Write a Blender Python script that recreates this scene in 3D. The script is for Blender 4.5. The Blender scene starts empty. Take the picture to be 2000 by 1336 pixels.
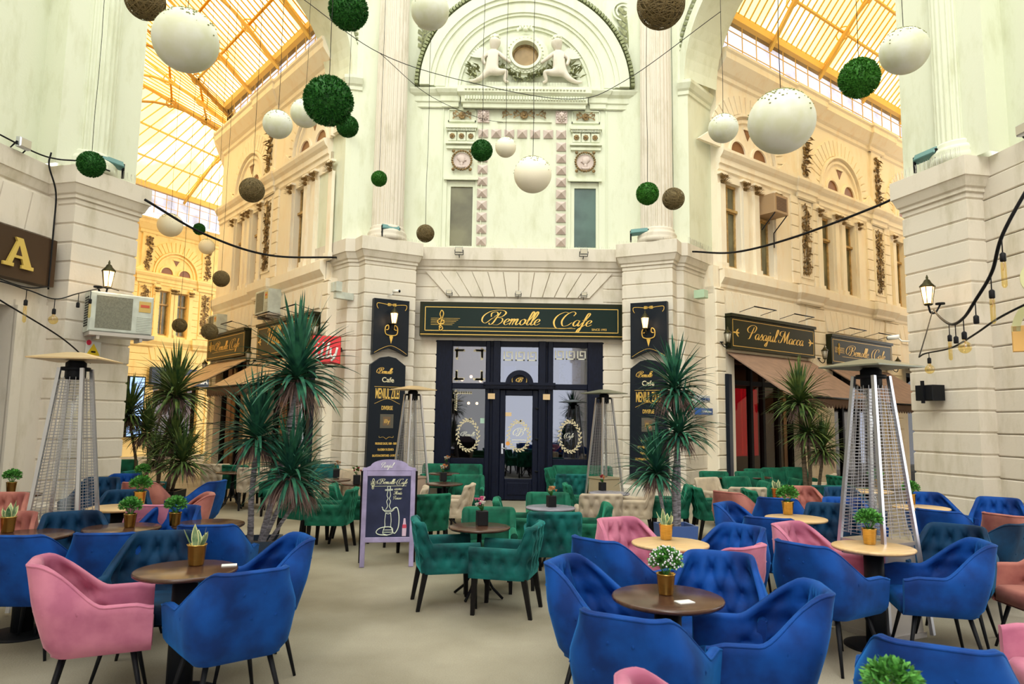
import bpy, bmesh, math, random
from mathutils import Vector, Matrix
random.seed(7)
SC = bpy.context.scene
COL = SC.collection
R = math.radians
PI = math.pi

# ------------------------------------------------------------------ camera, sky, exposure
_p, _r = R(6.4), R(0.8)
fwd = Vector((0, math.cos(_p), math.sin(_p))); right0 = Vector((1, 0, 0)); up0 = Vector((0, -math.sin(_p), math.cos(_p)))
cup = up0 * math.cos(_r) - right0 * math.sin(_r); cri = right0 * math.cos(_r) + up0 * math.sin(_r)
cam = bpy.data.cameras.new('camera'); camo = bpy.data.objects.new('camera', cam); COL.objects.link(camo)
camo.matrix_world = Matrix(((cri.x, cup.x, -fwd.x, 0), (cri.y, cup.y, -fwd.y, 0), (cri.z, cup.z, -fwd.z, 1.68), (0, 0, 0, 1)))
cam.sensor_width = 36; cam.lens = 1374 / 2000 * 36; cam.clip_start = 0.05; cam.clip_end = 300
cam.dof.use_dof = True; cam.dof.focus_distance = 10.5; cam.dof.aperture_fstop = 5.0
SC.camera = camo
SC.view_settings.view_transform = 'Standard'; SC.view_settings.look = 'None'
SC.view_settings.gamma = 1; SC.view_settings.use_curve_mapping = False
SC.view_settings.exposure = 0.06
w = bpy.data.worlds.new('overcast_sky'); SC.world = w; w.use_nodes = True
bg = w.node_tree.nodes['Background']; bg.inputs[0].default_value = (1.0, 0.985, 0.95, 1); bg.inputs[1].default_value = 2.5
try:
    SC.cycles.max_bounces = 7; SC.cycles.diffuse_bounces = 4; SC.cycles.glossy_bounces = 3
    SC.cycles.transparent_max_bounces = 12; SC.cycles.caustics_reflective = False; SC.cycles.caustics_refractive = False
    SC.cycles.use_denoising = True; SC.cycles.sample_clamp_indirect = 6
except Exception: pass
_s = bpy.data.lights.new('daylight_sun', 'SUN'); _s.energy = 1.3; _s.angle = R(25); _s.color = (1.0, 0.97, 0.9)
_so = bpy.data.objects.new('daylight_sun', _s); COL.objects.link(_so); _so.rotation_euler = (R(42), R(-14), 0)

# ------------------------------------------------------------------ materials
MATS = {}
def _new(name):
    m = bpy.data.materials.new(name); m.use_nodes = True
    return m, m.node_tree, m.node_tree.nodes['Principled BSDF']
def mat(name, col, rough=0.6, metal=0.0, noise=0.0, nscale=8.0, bump=0.0, bscale=40.0, sheen=0.0, sheentint=None, emit=None, estr=0.0, col2=None, spec=None, trans=0.0, alpha=1.0, stretch=None, coat=0.0):
    if name in MATS: return MATS[name]
    m, nt, b = _new(name)
    b.inputs['Base Color'].default_value = (*col, 1); b.inputs['Roughness'].default_value = rough; b.inputs['Metallic'].default_value = metal
    if spec is not None: b.inputs['Specular IOR Level'].default_value = spec
    if trans: b.inputs['Transmission Weight'].default_value = trans
    if alpha < 1: b.inputs['Alpha'].default_value = alpha
    if coat: b.inputs['Coat Weight'].default_value = coat
    if sheen:
        b.inputs['Sheen Weight'].default_value = sheen; b.inputs['Sheen Roughness'].default_value = 0.35
        b.inputs['Sheen Tint'].default_value = (*(sheentint or col), 1)
    if emit: b.inputs['Emission Color'].default_value = (*emit, 1); b.inputs['Emission Strength'].default_value = estr
    if noise or bump:
        tc = nt.nodes.new('ShaderNodeTexCoord'); src = tc.outputs['Object']
        if stretch:
            mp = nt.nodes.new('ShaderNodeMapping'); mp.inputs['Scale'].default_value = stretch
            nt.links.new(src, mp.inputs[0]); src = mp.outputs[0]
    if noise:
        n = nt.nodes.new('ShaderNodeTexNoise'); n.inputs['Scale'].default_value = nscale; n.inputs['Detail'].default_value = 5
        nt.links.new(src, n.inputs['Vector'])
        rp = nt.nodes.new('ShaderNodeValToRGB'); c2 = col2 or tuple(c * (1 - noise) for c in col)
        rp.color_ramp.elements[0].position = 0.36; rp.color_ramp.elements[1].position = 0.64
        rp.color_ramp.elements[0].color = (*c2, 1); rp.color_ramp.elements[1].color = (*col, 1)
        nt.links.new(n.outputs[0], rp.inputs[0]); nt.links.new(rp.outputs[0], b.inputs['Base Color'])
    if bump:
        n2 = nt.nodes.new('ShaderNodeTexNoise'); n2.inputs['Scale'].default_value = bscale; n2.inputs['Detail'].default_value = 3
        nt.links.new(src, n2.inputs['Vector']); bp = nt.nodes.new('ShaderNodeBump'); bp.inputs['Strength'].default_value = bump; bp.inputs['Distance'].default_value = 0.01
        nt.links.new(n2.outputs[0], bp.inputs['Height']); nt.links.new(bp.outputs[0], b.inputs['Normal'])
    if 'board' in name or 'black' in name or 'leaf' in name or name in ('patio','slate_planter'): b.inputs['Specular IOR Level'].default_value = 0.15
    MATS[name] = m; return m
def tinted(name, col, gloss=0.0, dirt=None, dscale=3.0, grough=0.05, dthr=(0.45, 0.7)):
    """see-through tinted pane, optionally with a share of mirror reflection and patches of another tint"""
    m = bpy.data.materials.new(name); m.use_nodes = True; nt = m.node_tree
    for n in list(nt.nodes): nt.nodes.remove(n)
    out = nt.nodes.new('ShaderNodeOutputMaterial'); t = nt.nodes.new('ShaderNodeBsdfTransparent'); t.inputs[0].default_value = (*col, 1)
    if dirt:
        tc = nt.nodes.new('ShaderNodeTexCoord'); n = nt.nodes.new('ShaderNodeTexNoise'); n.inputs['Scale'].default_value = dscale; n.inputs['Detail'].default_value = 4
        rp = nt.nodes.new('ShaderNodeValToRGB'); rp.color_ramp.elements[0].position = dthr[0]; rp.color_ramp.elements[1].position = dthr[1]
        rp.color_ramp.elements[0].color = (*col, 1); rp.color_ramp.elements[1].color = (*dirt, 1)
        nt.links.new(tc.outputs['Object'], n.inputs['Vector']); nt.links.new(n.outputs[0], rp.inputs[0]); nt.links.new(rp.outputs[0], t.inputs[0])
    if gloss:
        g = nt.nodes.new('ShaderNodeBsdfGlossy'); g.inputs['Roughness'].default_value = grough; mx = nt.nodes.new('ShaderNodeMixShader'); mx.inputs[0].default_value = gloss
        g.inputs[0].default_value = (0.85, 0.9, 1, 1)
        nt.links.new(t.outputs[0], mx.inputs[1]); nt.links.new(g.outputs[0], mx.inputs[2]); nt.links.new(mx.outputs[0], out.inputs[0])
    else: nt.links.new(t.outputs[0], out.inputs[0])
    MATS[name] = m; return m
def velvet(name, col, tint, dark):
    m = mat(name, col, 0.75, noise=0.3, nscale=5, bump=0.15, bscale=9, sheen=0.5, sheentint=tint, col2=dark, spec=0.25)
    return m
def plaster(name, col, dirt, amt=0.62):
    """painted render with grime streaks"""
    m, nt, b = _new(name); b.inputs['Roughness'].default_value = 0.8; b.inputs['Specular IOR Level'].default_value = 0.3
    tc = nt.nodes.new('ShaderNodeTexCoord'); mp = nt.nodes.new('ShaderNodeMapping'); mp.inputs['Scale'].default_value = (1.6, 1.6, 0.5)
    n = nt.nodes.new('ShaderNodeTexNoise'); n.inputs['Scale'].default_value = 2.2; n.inputs['Detail'].default_value = 8; n.inputs['Roughness'].default_value = 0.65
    rp = nt.nodes.new('ShaderNodeValToRGB'); rp.color_ramp.elements[0].position = 0.5; rp.color_ramp.elements[1].position = 0.78
    rp.color_ramp.elements[0].color = (*col, 1); rp.color_ramp.elements[1].color = (*dirt, 1)
    nt.links.new(tc.outputs['Object'], mp.inputs[0]); nt.links.new(mp.outputs[0], n.inputs['Vector']); nt.links.new(n.outputs[0], rp.inputs[0]); nt.links.new(rp.outputs[0], b.inputs['Base Color'])
    n2 = nt.nodes.new('ShaderNodeTexNoise'); n2.inputs['Scale'].default_value = 30; bp = nt.nodes.new('ShaderNodeBump'); bp.inputs['Strength'].default_value = 0.12; bp.inputs['Distance'].default_value = 0.01
    nt.links.new(tc.outputs['Object'], n2.inputs['Vector']); nt.links.new(n2.outputs[0], bp.inputs['Height']); nt.links.new(bp.outputs[0], b.inputs['Normal'])
    MATS[name] = m; return m
MINT = plaster('mint_render', (0.74, 0.77, 0.63), (0.60, 0.62, 0.45))
IVORY = plaster('ivory_render', (0.72, 0.66, 0.58), (0.52, 0.47, 0.36))
ROSE = plaster('rose_shade_render', (0.66, 0.55, 0.52), (0.5, 0.40, 0.36))
WARM = plaster('warm_cream_render', (0.92, 0.84, 0.70), (0.86, 0.70, 0.50))
YELW = plaster('amber_lit_render', (0.95, 0.72, 0.32), (0.85, 0.55, 0.20))  # far passage wall; yellow of the roof-filtered daylight put into its colour
SPRING = mat('green_gilt_moulding', (0.30, 0.33, 0.17), 0.7, noise=0.4, nscale=20)
OCHREDET = mat('dark_gilt_relief', (0.34, 0.22, 0.09), 0.7, noise=0.6, nscale=18)
GREENDET = mat('olive_relief', (0.36, 0.38, 0.20), 0.7, noise=0.5, nscale=18)
FLOORM = None
def _floor():
    m, nt, b = _new('worn_concrete'); b.inputs['Roughness'].default_value = 0.62
    tc = nt.nodes.new('ShaderNodeTexCoord'); n = nt.nodes.new('ShaderNodeTexNoise'); n.inputs['Scale'].default_value = 0.7; n.inputs['Detail'].default_value = 9
    rp = nt.nodes.new('ShaderNodeValToRGB'); e = rp.color_ramp.elements; e[0].position = 0.3; e[1].position = 0.7
    e[0].color = (0.24, 0.21, 0.145, 1); e[1].color = (0.50, 0.455, 0.36, 1)
    n2 = nt.nodes.new('ShaderNodeTexNoise'); n2.inputs['Scale'].default_value = 90; n2.inputs['Detail'].default_value = 3
    mx = nt.nodes.new('ShaderNodeMix'); mx.data_type = 'RGBA'; mx.blend_type = 'MULTIPLY'; mx.inputs[0].default_value = 0.35
    nt.links.new(tc.outputs['Object'], n.inputs['Vector']); nt.links.new(tc.outputs['Object'], n2.inputs['Vector'])
    nt.links.new(n.outputs[0], rp.inputs[0]); nt.links.new(rp.outputs[0], mx.inputs[6]); nt.links.new(n2.outputs[0], mx.inputs[7]); nt.links.new(mx.outputs[2], b.inputs['Base Color'])
    bp = nt.nodes.new('ShaderNodeBump'); bp.inputs['Strength'].default_value = 0.2; bp.inputs['Distance'].default_value = 0.01
    nt.links.new(n2.outputs[0], bp.inputs['Height']); nt.links.new(bp.outputs[0], b.inputs['Normal'])
    return m
FLOORM = _floor()
BLACK = mat('black_metal', (0.008, 0.009, 0.012), 0.5)
BLACKW = mat('black_wood', (0.006, 0.005, 0.005), 0.5)
NAVYW = mat('navy_black_wood', (0.006, 0.009, 0.026), 0.4, noise=0.4, nscale=12, stretch=(6, 6, 1))
BOARD = mat('black_green_board', (0.008, 0.020, 0.018), 0.3)
BOARDN = mat('black_navy_board', (0.010, 0.014, 0.022), 0.4)
BROWNB = mat('dark_brown_board', (0.06, 0.035, 0.02), 0.5)
GOLD = mat('gold_paint', (0.80, 0.52, 0.12), 0.35, metal=0.3)
BRASS = mat('brushed_gold', (0.72, 0.45, 0.12), 0.25, metal=1.0, noise=0.25, nscale=20, stretch=(1, 1, 8))
MESHW = mat('guard_wire', (0.42, 0.42, 0.46), 0.4, metal=0.7)
ALU = mat('aluminium', (0.62, 0.64, 0.72), 0.3, metal=0.9)
STEEL = mat('brushed_steel', (0.55, 0.52, 0.50), 0.38, metal=0.8)
GLASSTUBE = tinted('heater_glass', (0.88, 0.88, 0.86), gloss=0.12)
DARKGL = mat('dark_window_glass', (0.02, 0.02, 0.022), 0.08, spec=0.8)
OLIVEGL = mat('curtained_glass', (0.20, 0.19, 0.11), 0.15, noise=0.5, nscale=1.6)
BLUEGL = mat('blue_grey_curtained_glass', (0.10, 0.17, 0.16), 0.15, noise=0.4, nscale=1.6)
WINWOOD = mat('ochre_window_wood', (0.55, 0.36, 0.14), 0.5, noise=0.4, nscale=10)
ROOFRIB = mat('yellow_painted_iron', (0.82, 0.54, 0.15), 0.6)
ROOFG = tinted('amber_roof_glass', (1.0, 0.73, 0.27), dirt=(1.0, 0.96, 0.70), dscale=0.5)
CLEARG = tinted('clear_roof_glass', (0.97, 1.0, 0.93))
CLER = tinted('clerestory_glass', (0.44, 0.44, 0.52), dirt=(0.30, 0.27, 0.28), dscale=1.4)
WOODTOP = mat('dark_walnut_top', (0.085, 0.040, 0.026), 0.22, noise=0.35, nscale=4, stretch=(1, 8, 1))
WOODL = mat('light_oak_top', (0.74, 0.50, 0.25), 0.3, noise=0.2, nscale=4, stretch=(1, 8, 1))
GREYTOP = mat('grey_stone_top', (0.30, 0.29, 0.36), 0.25, noise=0.3, nscale=6)
BLUEV = velvet('blue_velvet', (0.002, 0.064, 0.33), (0.02, 0.30, 0.85), (0.001, 0.024, 0.15))
SHADEV = velvet('shaded_blue_velvet', (0.002, 0.040, 0.11), (0.02, 0.2, 0.4), (0.001, 0.014, 0.045))  # same blue velvet, its darker look in poor light put into the colour
PINKV = velvet('pink_velvet', (0.56, 0.20, 0.30), (0.9, 0.55, 0.65), (0.40, 0.12, 0.21))
PEACHV = velvet('dusty_peach_velvet', (0.42, 0.16, 0.13), (0.9, 0.6, 0.5), (0.28, 0.09, 0.08))
GREENV = velvet('green_velvet', (0.006, 0.13, 0.075), (0.08, 0.7, 0.45), (0.002, 0.05, 0.030))
AQUAV = velvet('teal_green_velvet', (0.004, 0.12, 0.115), (0.05, 0.6, 0.6), (0.001, 0.035, 0.04))
CREAMV = velvet('cream_velvet', (0.52, 0.43, 0.32), (1, 0.9, 0.8), (0.38, 0.31, 0.24))
AWN = mat('brown_awning_cloth', (0.30, 0.19, 0.14), 0.85, noise=0.2, nscale=5)
AWNL = mat('peach_awning_cloth', (0.62, 0.42, 0.25), 0.85, noise=0.2, nscale=5)
WHITE = mat('white_enamel', (0.80, 0.80, 0.78), 0.4)
ACM = mat('aged_white_enamel', (0.62, 0.66, 0.60), 0.5, noise=0.2, nscale=6)
GRILLE = mat('grey_fan_grille', (0.22, 0.22, 0.17), 0.6, noise=0.3, nscale=60)
LAMPG = mat('lit_lamp_glass', (1, 0.75, 0.4), 0.3, emit=(1.0, 0.62, 0.28), estr=3.0)
BULBON = mat('lit_bulb', (1, 0.8, 0.5), 0.3, emit=(1, 0.8, 0.5), estr=9)
GREYGL = mat('unlit_lamp_glass', (0.55, 0.5, 0.4), 0.2)
RED = mat('red_sign_plastic', (0.72, 0.012, 0.02), 0.35)
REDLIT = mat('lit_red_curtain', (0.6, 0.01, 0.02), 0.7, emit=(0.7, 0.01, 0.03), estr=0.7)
LEAFB = mat('boxwood_leaf', (0.035, 0.17, 0.025), 0.45, noise=0.8, nscale=30, col2=(0.008, 0.05, 0.012))
LEAFY = mat('bright_boxwood_leaf', (0.06, 0.24, 0.03), 0.45, noise=0.8, nscale=30, col2=(0.02, 0.09, 0.012))
LEAFH = mat('herb_leaf', (0.14, 0.42, 0.08), 0.4, noise=0.8, nscale=40, col2=(0.03, 0.13, 0.03))
PALM = mat('dracaena_leaf', (0.045, 0.18, 0.10), 0.35, noise=0.7, nscale=9, col2=(0.015, 0.07, 0.055))
PALMY = mat('yellow_green_dracaena_leaf', (0.12, 0.17, 0.045), 0.4, noise=0.6, nscale=9, col2=(0.03, 0.07, 0.025))
DEAD = mat('dead_leaf', (0.30, 0.20, 0.18), 0.7, noise=0.5, nscale=10)
BARK = mat('ringed_grey_bark', (0.36, 0.34, 0.38), 0.8, noise=0.7, nscale=14, stretch=(1, 1, 5), bump=0.5, bscale=30)
BARKB = mat('brown_bark', (0.14, 0.10, 0.06), 0.8, noise=0.6, nscale=14, stretch=(1, 1, 5))
SNAKE = mat('snake_plant_green', (0.05, 0.18, 0.07), 0.35, noise=0.7, nscale=25, col2=(0.35, 0.45, 0.25))
SNAKEE = mat('cream_leaf_edge', (0.75, 0.78, 0.40), 0.4)
POTN = mat('slate_planter', (0.045, 0.065, 0.10), 0.5)
POTB = mat('blue_planter', (0.06, 0.12, 0.35), 0.5)
POTK = mat('black_planter', (0.012, 0.012, 0.014), 0.45)
SOIL = mat('soil', (0.04, 0.025, 0.015), 0.95)
GLOBE = mat('paper_globe', (0.74, 0.76, 0.68), 0.6, noise=0.1, nscale=3, col2=(0.66, 0.68, 0.50))
GLOBEW = mat('warm_paper_globe', (0.9, 0.84, 0.68), 0.6, bump=0.1, bscale=20)
MOSS = mat('yellow_moss_stain', (0.42, 0.45, 0.20), 0.9, noise=0.5, nscale=30)
RATTAN = mat('rattan', (0.20, 0.14, 0.05), 0.7, noise=0.5, nscale=30)
LILAC = mat('lilac_painted_wood', (0.40, 0.34, 0.58), 0.55, noise=0.3, nscale=6)
CHALKB = mat('chalkboard', (0.030, 0.036, 0.085), 0.6, noise=0.3, nscale=5)
CHALK = mat('chalk', (0.75, 0.80, 0.68), 0.9)
CHALKC = mat('cream_chalk', (0.72, 0.72, 0.50), 0.9)
ETCH = mat('etched_glass_white', (0.75, 0.74, 0.66), 0.6)
PALEGL = tinted('reflecting_shop_glass', (0.35, 0.38, 0.55), gloss=0.17, grough=0.02)
SHOPGL = tinted('dark_shop_glass', (0.55, 0.5, 0.45), gloss=0.07, grough=0.02)
TAN = mat('tan_plaque', (0.70, 0.50, 0.28), 0.5)
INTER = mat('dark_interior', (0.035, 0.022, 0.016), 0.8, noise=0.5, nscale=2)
WARMINT = mat('amber_interior_wall', (0.45, 0.24, 0.08), 0.8, noise=0.6, nscale=2.5, col2=(0.06, 0.03, 0.02))
CABLE = mat('black_cable', (0.01, 0.01, 0.012), 0.5)
FLOWP = mat('pink_petals', (0.65, 0.12, 0.28), 0.6)
FLOWR = mat('dark_red_petals', (0.35, 0.02, 0.04), 0.6)
FLOWW = mat('white_petals', (0.85, 0.82, 0.76), 0.6)
FLOWO = mat('orange_petals', (0.62, 0.25, 0.09), 0.6)
PAPER = mat('white_paper', (0.8, 0.8, 0.78), 0.7)
SKYBL = mat('blue_sign_white', (0.62, 0.66, 0.72), 0.5)
BLUEP = mat('blue_plate', (0.03, 0.10, 0.35), 0.4)
AMBERG = tinted('amber_bulb_glass', (0.95, 0.84, 0.52), gloss=0.08)
CAPM = mat('grey_green_heater_cap', (0.20, 0.21, 0.16), 0.4, metal=0.5)
CAPT = mat('tan_heater_cap', (0.62, 0.46, 0.26), 0.4, metal=0.4)
FLCASE = mat('teal_floodlight_case', (0.10, 0.24, 0.24), 0.4)

# ------------------------------------------------------------------ mesh builder
def catmull(pts, n=8, closed=False):
    P = [Vector(p) for p in pts]; out = []; N = len(P)
    if N < 3 and not closed: return P
    for i in range(N if closed else N - 1):
        p1, p2 = P[i], P[(i + 1) % N]
        p0 = P[i - 1] if (i > 0 or closed) else p1 * 2 - p2
        p3 = P[(i + 2) % N] if (i + 2 < N or closed) else p2 * 2 - p1
        for k in range(n):
            t = k / n
            out.append(0.5 * ((2 * p1) + (p2 - p0) * t + (2 * p0 - 5 * p1 + 4 * p2 - p3) * t * t + (3 * p1 - p0 - 3 * p2 + p3) * t ** 3))
    if not closed: out.append(P[-1])
    return out
class MB:
    def __init__(s, M=None): s.v = []; s.f = []; s.mi = []; s.M = M or Matrix(); s.m = 0; s.sm = []; s.smooth = False
    def add(s, vs, fs, smooth=None):
        b = len(s.v); s.v += [s.M @ Vector(p) for p in vs]
        for f in fs: s.f.append([b + i for i in f]); s.mi.append(s.m); s.sm.append(s.smooth if smooth is None else smooth)
        return s
    def box(s, x0, x1, y0, y1, z0, z1, T=None):
        vs = [Vector((x, y, z)) for z in (z0, z1) for y in (y0, y1) for x in (x0, x1)]
        if T: vs = [T @ p for p in vs]
        return s.add(vs, [(0, 2, 3, 1), (4, 5, 7, 6), (0, 1, 5, 4), (2, 6, 7, 3), (0, 4, 6, 2), (1, 3, 7, 5)], False)
    def bbox(s, x0, x1, y0, y1, z0, z1, c=0.01):
        """box chamfered on its -y face"""
        vs = [(x0, y1, z0), (x1, y1, z0), (x1, y1, z1), (x0, y1, z1), (x0, y0 + c, z0), (x1, y0 + c, z0), (x1, y0 + c, z1), (x0, y0 + c, z1),
              (x0 + c, y0, z0 + c), (x1 - c, y0, z0 + c), (x1 - c, y0, z1 - c), (x0 + c, y0, z1 - c)]
        fs = [(0, 3, 2, 1), (8, 9, 10, 11)]
        for a in range(4):
            b = (a + 1) % 4; fs += [(a, b, 4 + b, 4 + a), (4 + a, 4 + b, 8 + b, 8 + a)]
        return s.add(vs, fs, False)
    def tube(s, pts, r, n=6, closed=False, caps=True):
        P = [Vector(p) for p in pts]; N = len(P)
        if N < 2: return s
        rr = r if isinstance(r, (list, tuple)) else [r] * N
        vs = []; prev = None
        for i in range(N):
            a = P[(i - 1) % N] if (i > 0 or closed) else P[i]; b = P[(i + 1) % N] if (i < N - 1 or closed) else P[i]
            t = (b - a)
            if t.length < 1e-9: t = Vector((0, 0, 1))
            t.normalize()
            if prev is None:
                u = t.orthogonal().normalized()
            else:
                u = prev - t * prev.dot(t)
                u = u.normalized() if u.length > 1e-6 else t.orthogonal().normalized()
            prev = u; v = t.cross(u)
            for k in range(n):
                an = 2 * PI * k / n; vs.append(P[i] + (u * math.cos(an) + v * math.sin(an)) * rr[i])
        fs = []
        for i in range(N if closed else N - 1):
            j = (i + 1) % N
            for k in range(n): fs.append((i * n + k, i * n + (k + 1) % n, j * n + (k + 1) % n, j * n + k))
        if caps and not closed: fs += [tuple(range(n))[::-1], tuple((N - 1) * n + k for k in range(n))]
        return s.add(vs, fs, n > 4)
    def lathe(s, prof, n=24, c=(0, 0, 0), smooth=True, a0=0, a1=2 * PI):
        full = abs(a1 - a0 - 2 * PI) < 1e-6; m = n if full else n + 1
        vs = [(c[0] + r * math.cos(a0 + (a1 - a0) * k / n), c[1] + r * math.sin(a0 + (a1 - a0) * k / n), c[2] + z) for r, z in prof for k in range(m)]
        fs = []
        for i in range(len(prof) - 1):
            for k in range(n):
                k2 = (k + 1) % m; fs.append((i * m + k, i * m + k2, (i + 1) * m + k2, (i + 1) * m + k))
        if full:
            if prof[0][0] > 1e-4: fs.append(tuple(range(m))[::-1])
            if prof[-1][0] > 1e-4: fs.append(tuple((len(prof) - 1) * m + k for k in range(m)))
        return s.add(vs, fs, smooth)
    def prism(s, poly, y0, y1):
        """polygon in the xz plane given counter-clockwise as seen from -y, extruded y0..y1"""
        n = len(poly); vs = [(x, y0, z) for x, z in poly] + [(x, y1, z) for x, z in poly]
        fs = [tuple(range(n)), tuple(range(2 * n - 1, n - 1, -1))] + [(i, n + i, n + (i + 1) % n, (i + 1) % n) for i in range(n)]
        return s.add(vs, fs, False)
    def ring(s, cx, cz, r0, r1, y0, y1, a0=0.0, a1=180.0, n=24):
        """arch band in the xz plane"""
        vs = []; closed = abs(a1 - a0 - 360) < 1e-3
        for k in range(n + 1):
            a = R(a0 + (a1 - a0) * k / n); c, q = math.cos(a), math.sin(a)
            for r in (r0, r1):
                for y in (y0, y1): vs.append((cx + r * c, y, cz + r * q))
        fs = []
        for k in range(n):
            a, b = 4 * k, 4 * k + 4
            fs += [(a, a + 2, b + 2, b), (a + 1, b + 1, b + 3, a + 3), (a, b, b + 1, a + 1), (a + 2, a + 3, b + 3, b + 2)]
        if not closed: fs += [(0, 1, 3, 2), (4 * n, 4 * n + 2, 4 * n + 3, 4 * n + 1)]
        return s.add(vs, fs, False)
    def sphere(s, c, r, n=12, m=8, sc=(1, 1, 1)):
        prof = [(Vector((0, 0, 0)))]
        vs = []; fs = []
        for i in range(1, m):
            a = PI * i / m
            for k in range(n): b = 2 * PI * k / n; vs.append((c[0] + r * sc[0] * math.sin(a) * math.cos(b), c[1] + r * sc[1] * math.sin(a) * math.sin(b), c[2] + r * sc[2] * math.cos(a)))
        vs += [(c[0], c[1], c[2] + r * sc[2]), (c[0], c[1], c[2] - r * sc[2])]; T, B = len(vs) - 2, len(vs) - 1
        for i in range(m - 2):
            for k in range(n): fs.append((i * n + k, (i + 1) * n + k, (i + 1) * n + (k + 1) % n, i * n + (k + 1) % n))
        for k in range(n): fs += [(T, k, (k + 1) % n), (B, (m - 2) * n + (k + 1) % n, (m - 2) * n + k)]
        return s.add(vs, fs, True)
    def leaf(s, base, d, up, L, W, curl=0.3, seg=3):
        """one pointed blade with a folded middle"""
        d = Vector(d).normalized(); side = d.cross(Vector(up))
        side = side.normalized() if side.length > 1e-5 else d.orthogonal().normalized(); nor = side.cross(d)
        vs = []; base = Vector(base)
        for i in range(seg + 1):
            t = i / seg; wd = W * math.sin(PI * (0.12 + 0.88 * t)) if i < seg else 0.0
            p = base + d * L * t - nor * curl * L * t * t
            vs += [p - side * wd * .5, p + side * wd * .5]
        fs = [(2 * i, 2 * i + 1, 2 * i + 3, 2 * i + 2) for i in range(seg)]
        return s.add(vs, fs, False)
    def build(s, name, mats, parent=None, label=None, cat=None, group=None, kind=None, loc=None):
        me = bpy.data.meshes.new(name); me.from_pydata([tuple(p) for p in s.v], [], s.f)
        for m in (mats if isinstance(mats, (list, tuple)) else [mats]): me.materials.append(m)
        me.polygons.foreach_set('material_index', s.mi); me.polygons.foreach_set('use_smooth', s.sm); me.update()
        o = bpy.data.objects.new(name, me); COL.objects.link(o)
        if parent: o.parent = parent
        if loc is not None: o.location = loc
        return tag(o, label, cat, group, kind)
def tag(o, label=None, cat=None, group=None, kind=None):
    if label: o['label'] = label
    if cat: o['category'] = cat
    if group: o['group'] = group
    if kind: o['kind'] = kind
    return o
def empty(name, loc=(0, 0, 0), rz=0.0, label=None, cat=None, group=None, M=None, kind=None):
    o = bpy.data.objects.new(name, None); COL.objects.link(o); o.empty_display_size = 0.1
    if M is not None: o.matrix_world = M
    else: o.location = loc; o.rotation_euler = (0, 0, rz)
    return tag(o, label, cat, group, kind)
def copy_tree(src, parent=None):
    c = src.copy(); COL.objects.link(c)
    if parent is not None: c.parent = parent
    for ch in src.children: copy_tree(ch, c)
    return c
def frame(ox, oy, deg, z=0.0): return Matrix.Translation((ox, oy, z)) @ Matrix.Rotation(R(deg), 4, 'Z')
def sweep(mb, path, prof, closed=False):
    """profile (out, z) carried along a plan path; out = to the right of travel, mitred at corners"""
    n = len(path); P = [Vector(p) for p in path]; offs = []; cap = abs(prof[0][0] - prof[-1][0]) < 1e-6 and len(prof) > 4
    for i in range(n):
        a = P[i] - P[i - 1] if (i > 0 or closed) else P[1] - P[0]
        b = P[(i + 1) % n] - P[i] if (i < n - 1 or closed) else P[-1] - P[-2]
        na = Vector((a.y, -a.x)).normalized(); nb = Vector((b.y, -b.x)).normalized(); m = (na + nb)
        m = m.normalized() if m.length > 1e-4 else na
        offs.append(m / max(0.35, m.dot(na)))
    k = len(prof); vs = [(P[i].x + offs[i].x * o, P[i].y + offs[i].y * o, z) for i in range(n) for o, z in prof]
    fs = [(i * k + j, ((i + 1) % n) * k + j, ((i + 1) % n) * k + j + 1, i * k + j + 1) for i in range(n if closed else n - 1) for j in range(k - 1)]
    if cap and not closed: fs += [tuple(range(k)), tuple((n - 1) * k + j for j in range(k))[::-1]]
    return mb.add(vs, fs, False)
def rust_profile(z0, z1, h=0.295, base=0.0, d=0.022):
    pr = []; z = z0
    while z < z1 - 0.05:
        t = min(z + h, z1)
        pr += [(base - d, z), (base - d, z + 0.012), (base, z + 0.028), (base, t - 0.016), (base - d, t)]
        z = t
    return pr
LEDGE = [(-0.16, 4.93), (-0.10, 4.95), (-0.10, 5.0), (-0.07, 5.02), (-0.02, 5.14), (0, 5.15), (0, 5.42), (-0.02, 5.43), (-0.9, 5.46)]

# ================================================================== THE ARCADE
ST = 'structure'
def struct(mb, name, mats, parent=None): return mb.build(name, mats, parent, kind=None if parent else ST)
fl = MB(); fl.box(-24, 24, -7, 42, -0.2, 0.0); struct(fl, 'floor', FLOORM)

# ---- plan lines of the rotunda (outer face of the plinth ledge)
PC = [(-4.42, 15.35), (-3.50, 14.36), (-3.30, 14.37), (-3.09, 14.07), (-1.92, 14.72), (-1.98, 15.0)]
PF = [(-1.98, 15.0), (2.24, 15.0)]
PD = [(2.24, 15.0), (2.17, 14.58), (3.33, 14.01), (3.50, 14.33), (3.63, 14.33), (4.6, 15.46)]
PL_ = [(-7.6, 3.5), (-7.25, 8.6), (-7.03, 10.32), (-6.56, 10.2), (-6.04, 11.4), (-7.5, 12.6)]
PR_ = [(7.2, 11.75), (5.84, 10.6), (6.2, 9.35), (6.59, 9.42), (6.7, 8.4), (7.1, 3.5)]
RP = rust_profile(0.42, 4.95, base=-0.13)
BASEP = [(-0.04, 0.0), (-0.04, 0.36), (-0.10, 0.40), (-0.13, 0.42)]
def rust_wall(name, path, mats=IVORY, prof=None):
    m = MB(); sweep(m, path, BASEP + (prof or RP)); return struct(m, name, mats)
rust_wall('wall_centre_left_pier', PC + [(-1.50, 15.0), (-1.50, 15.5)])
rust_wall('wall_centre_right_pier', [(1.84, 15.5), (1.84, 15.0)] + PD)
rust_wall('wall_left_side', [PL_[2], PL_[3], PL_[4], PL_[5]])
rust_wall('wall_right_side', [PR_[0], PR_[1], PR_[2], PR_[3]])
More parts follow.
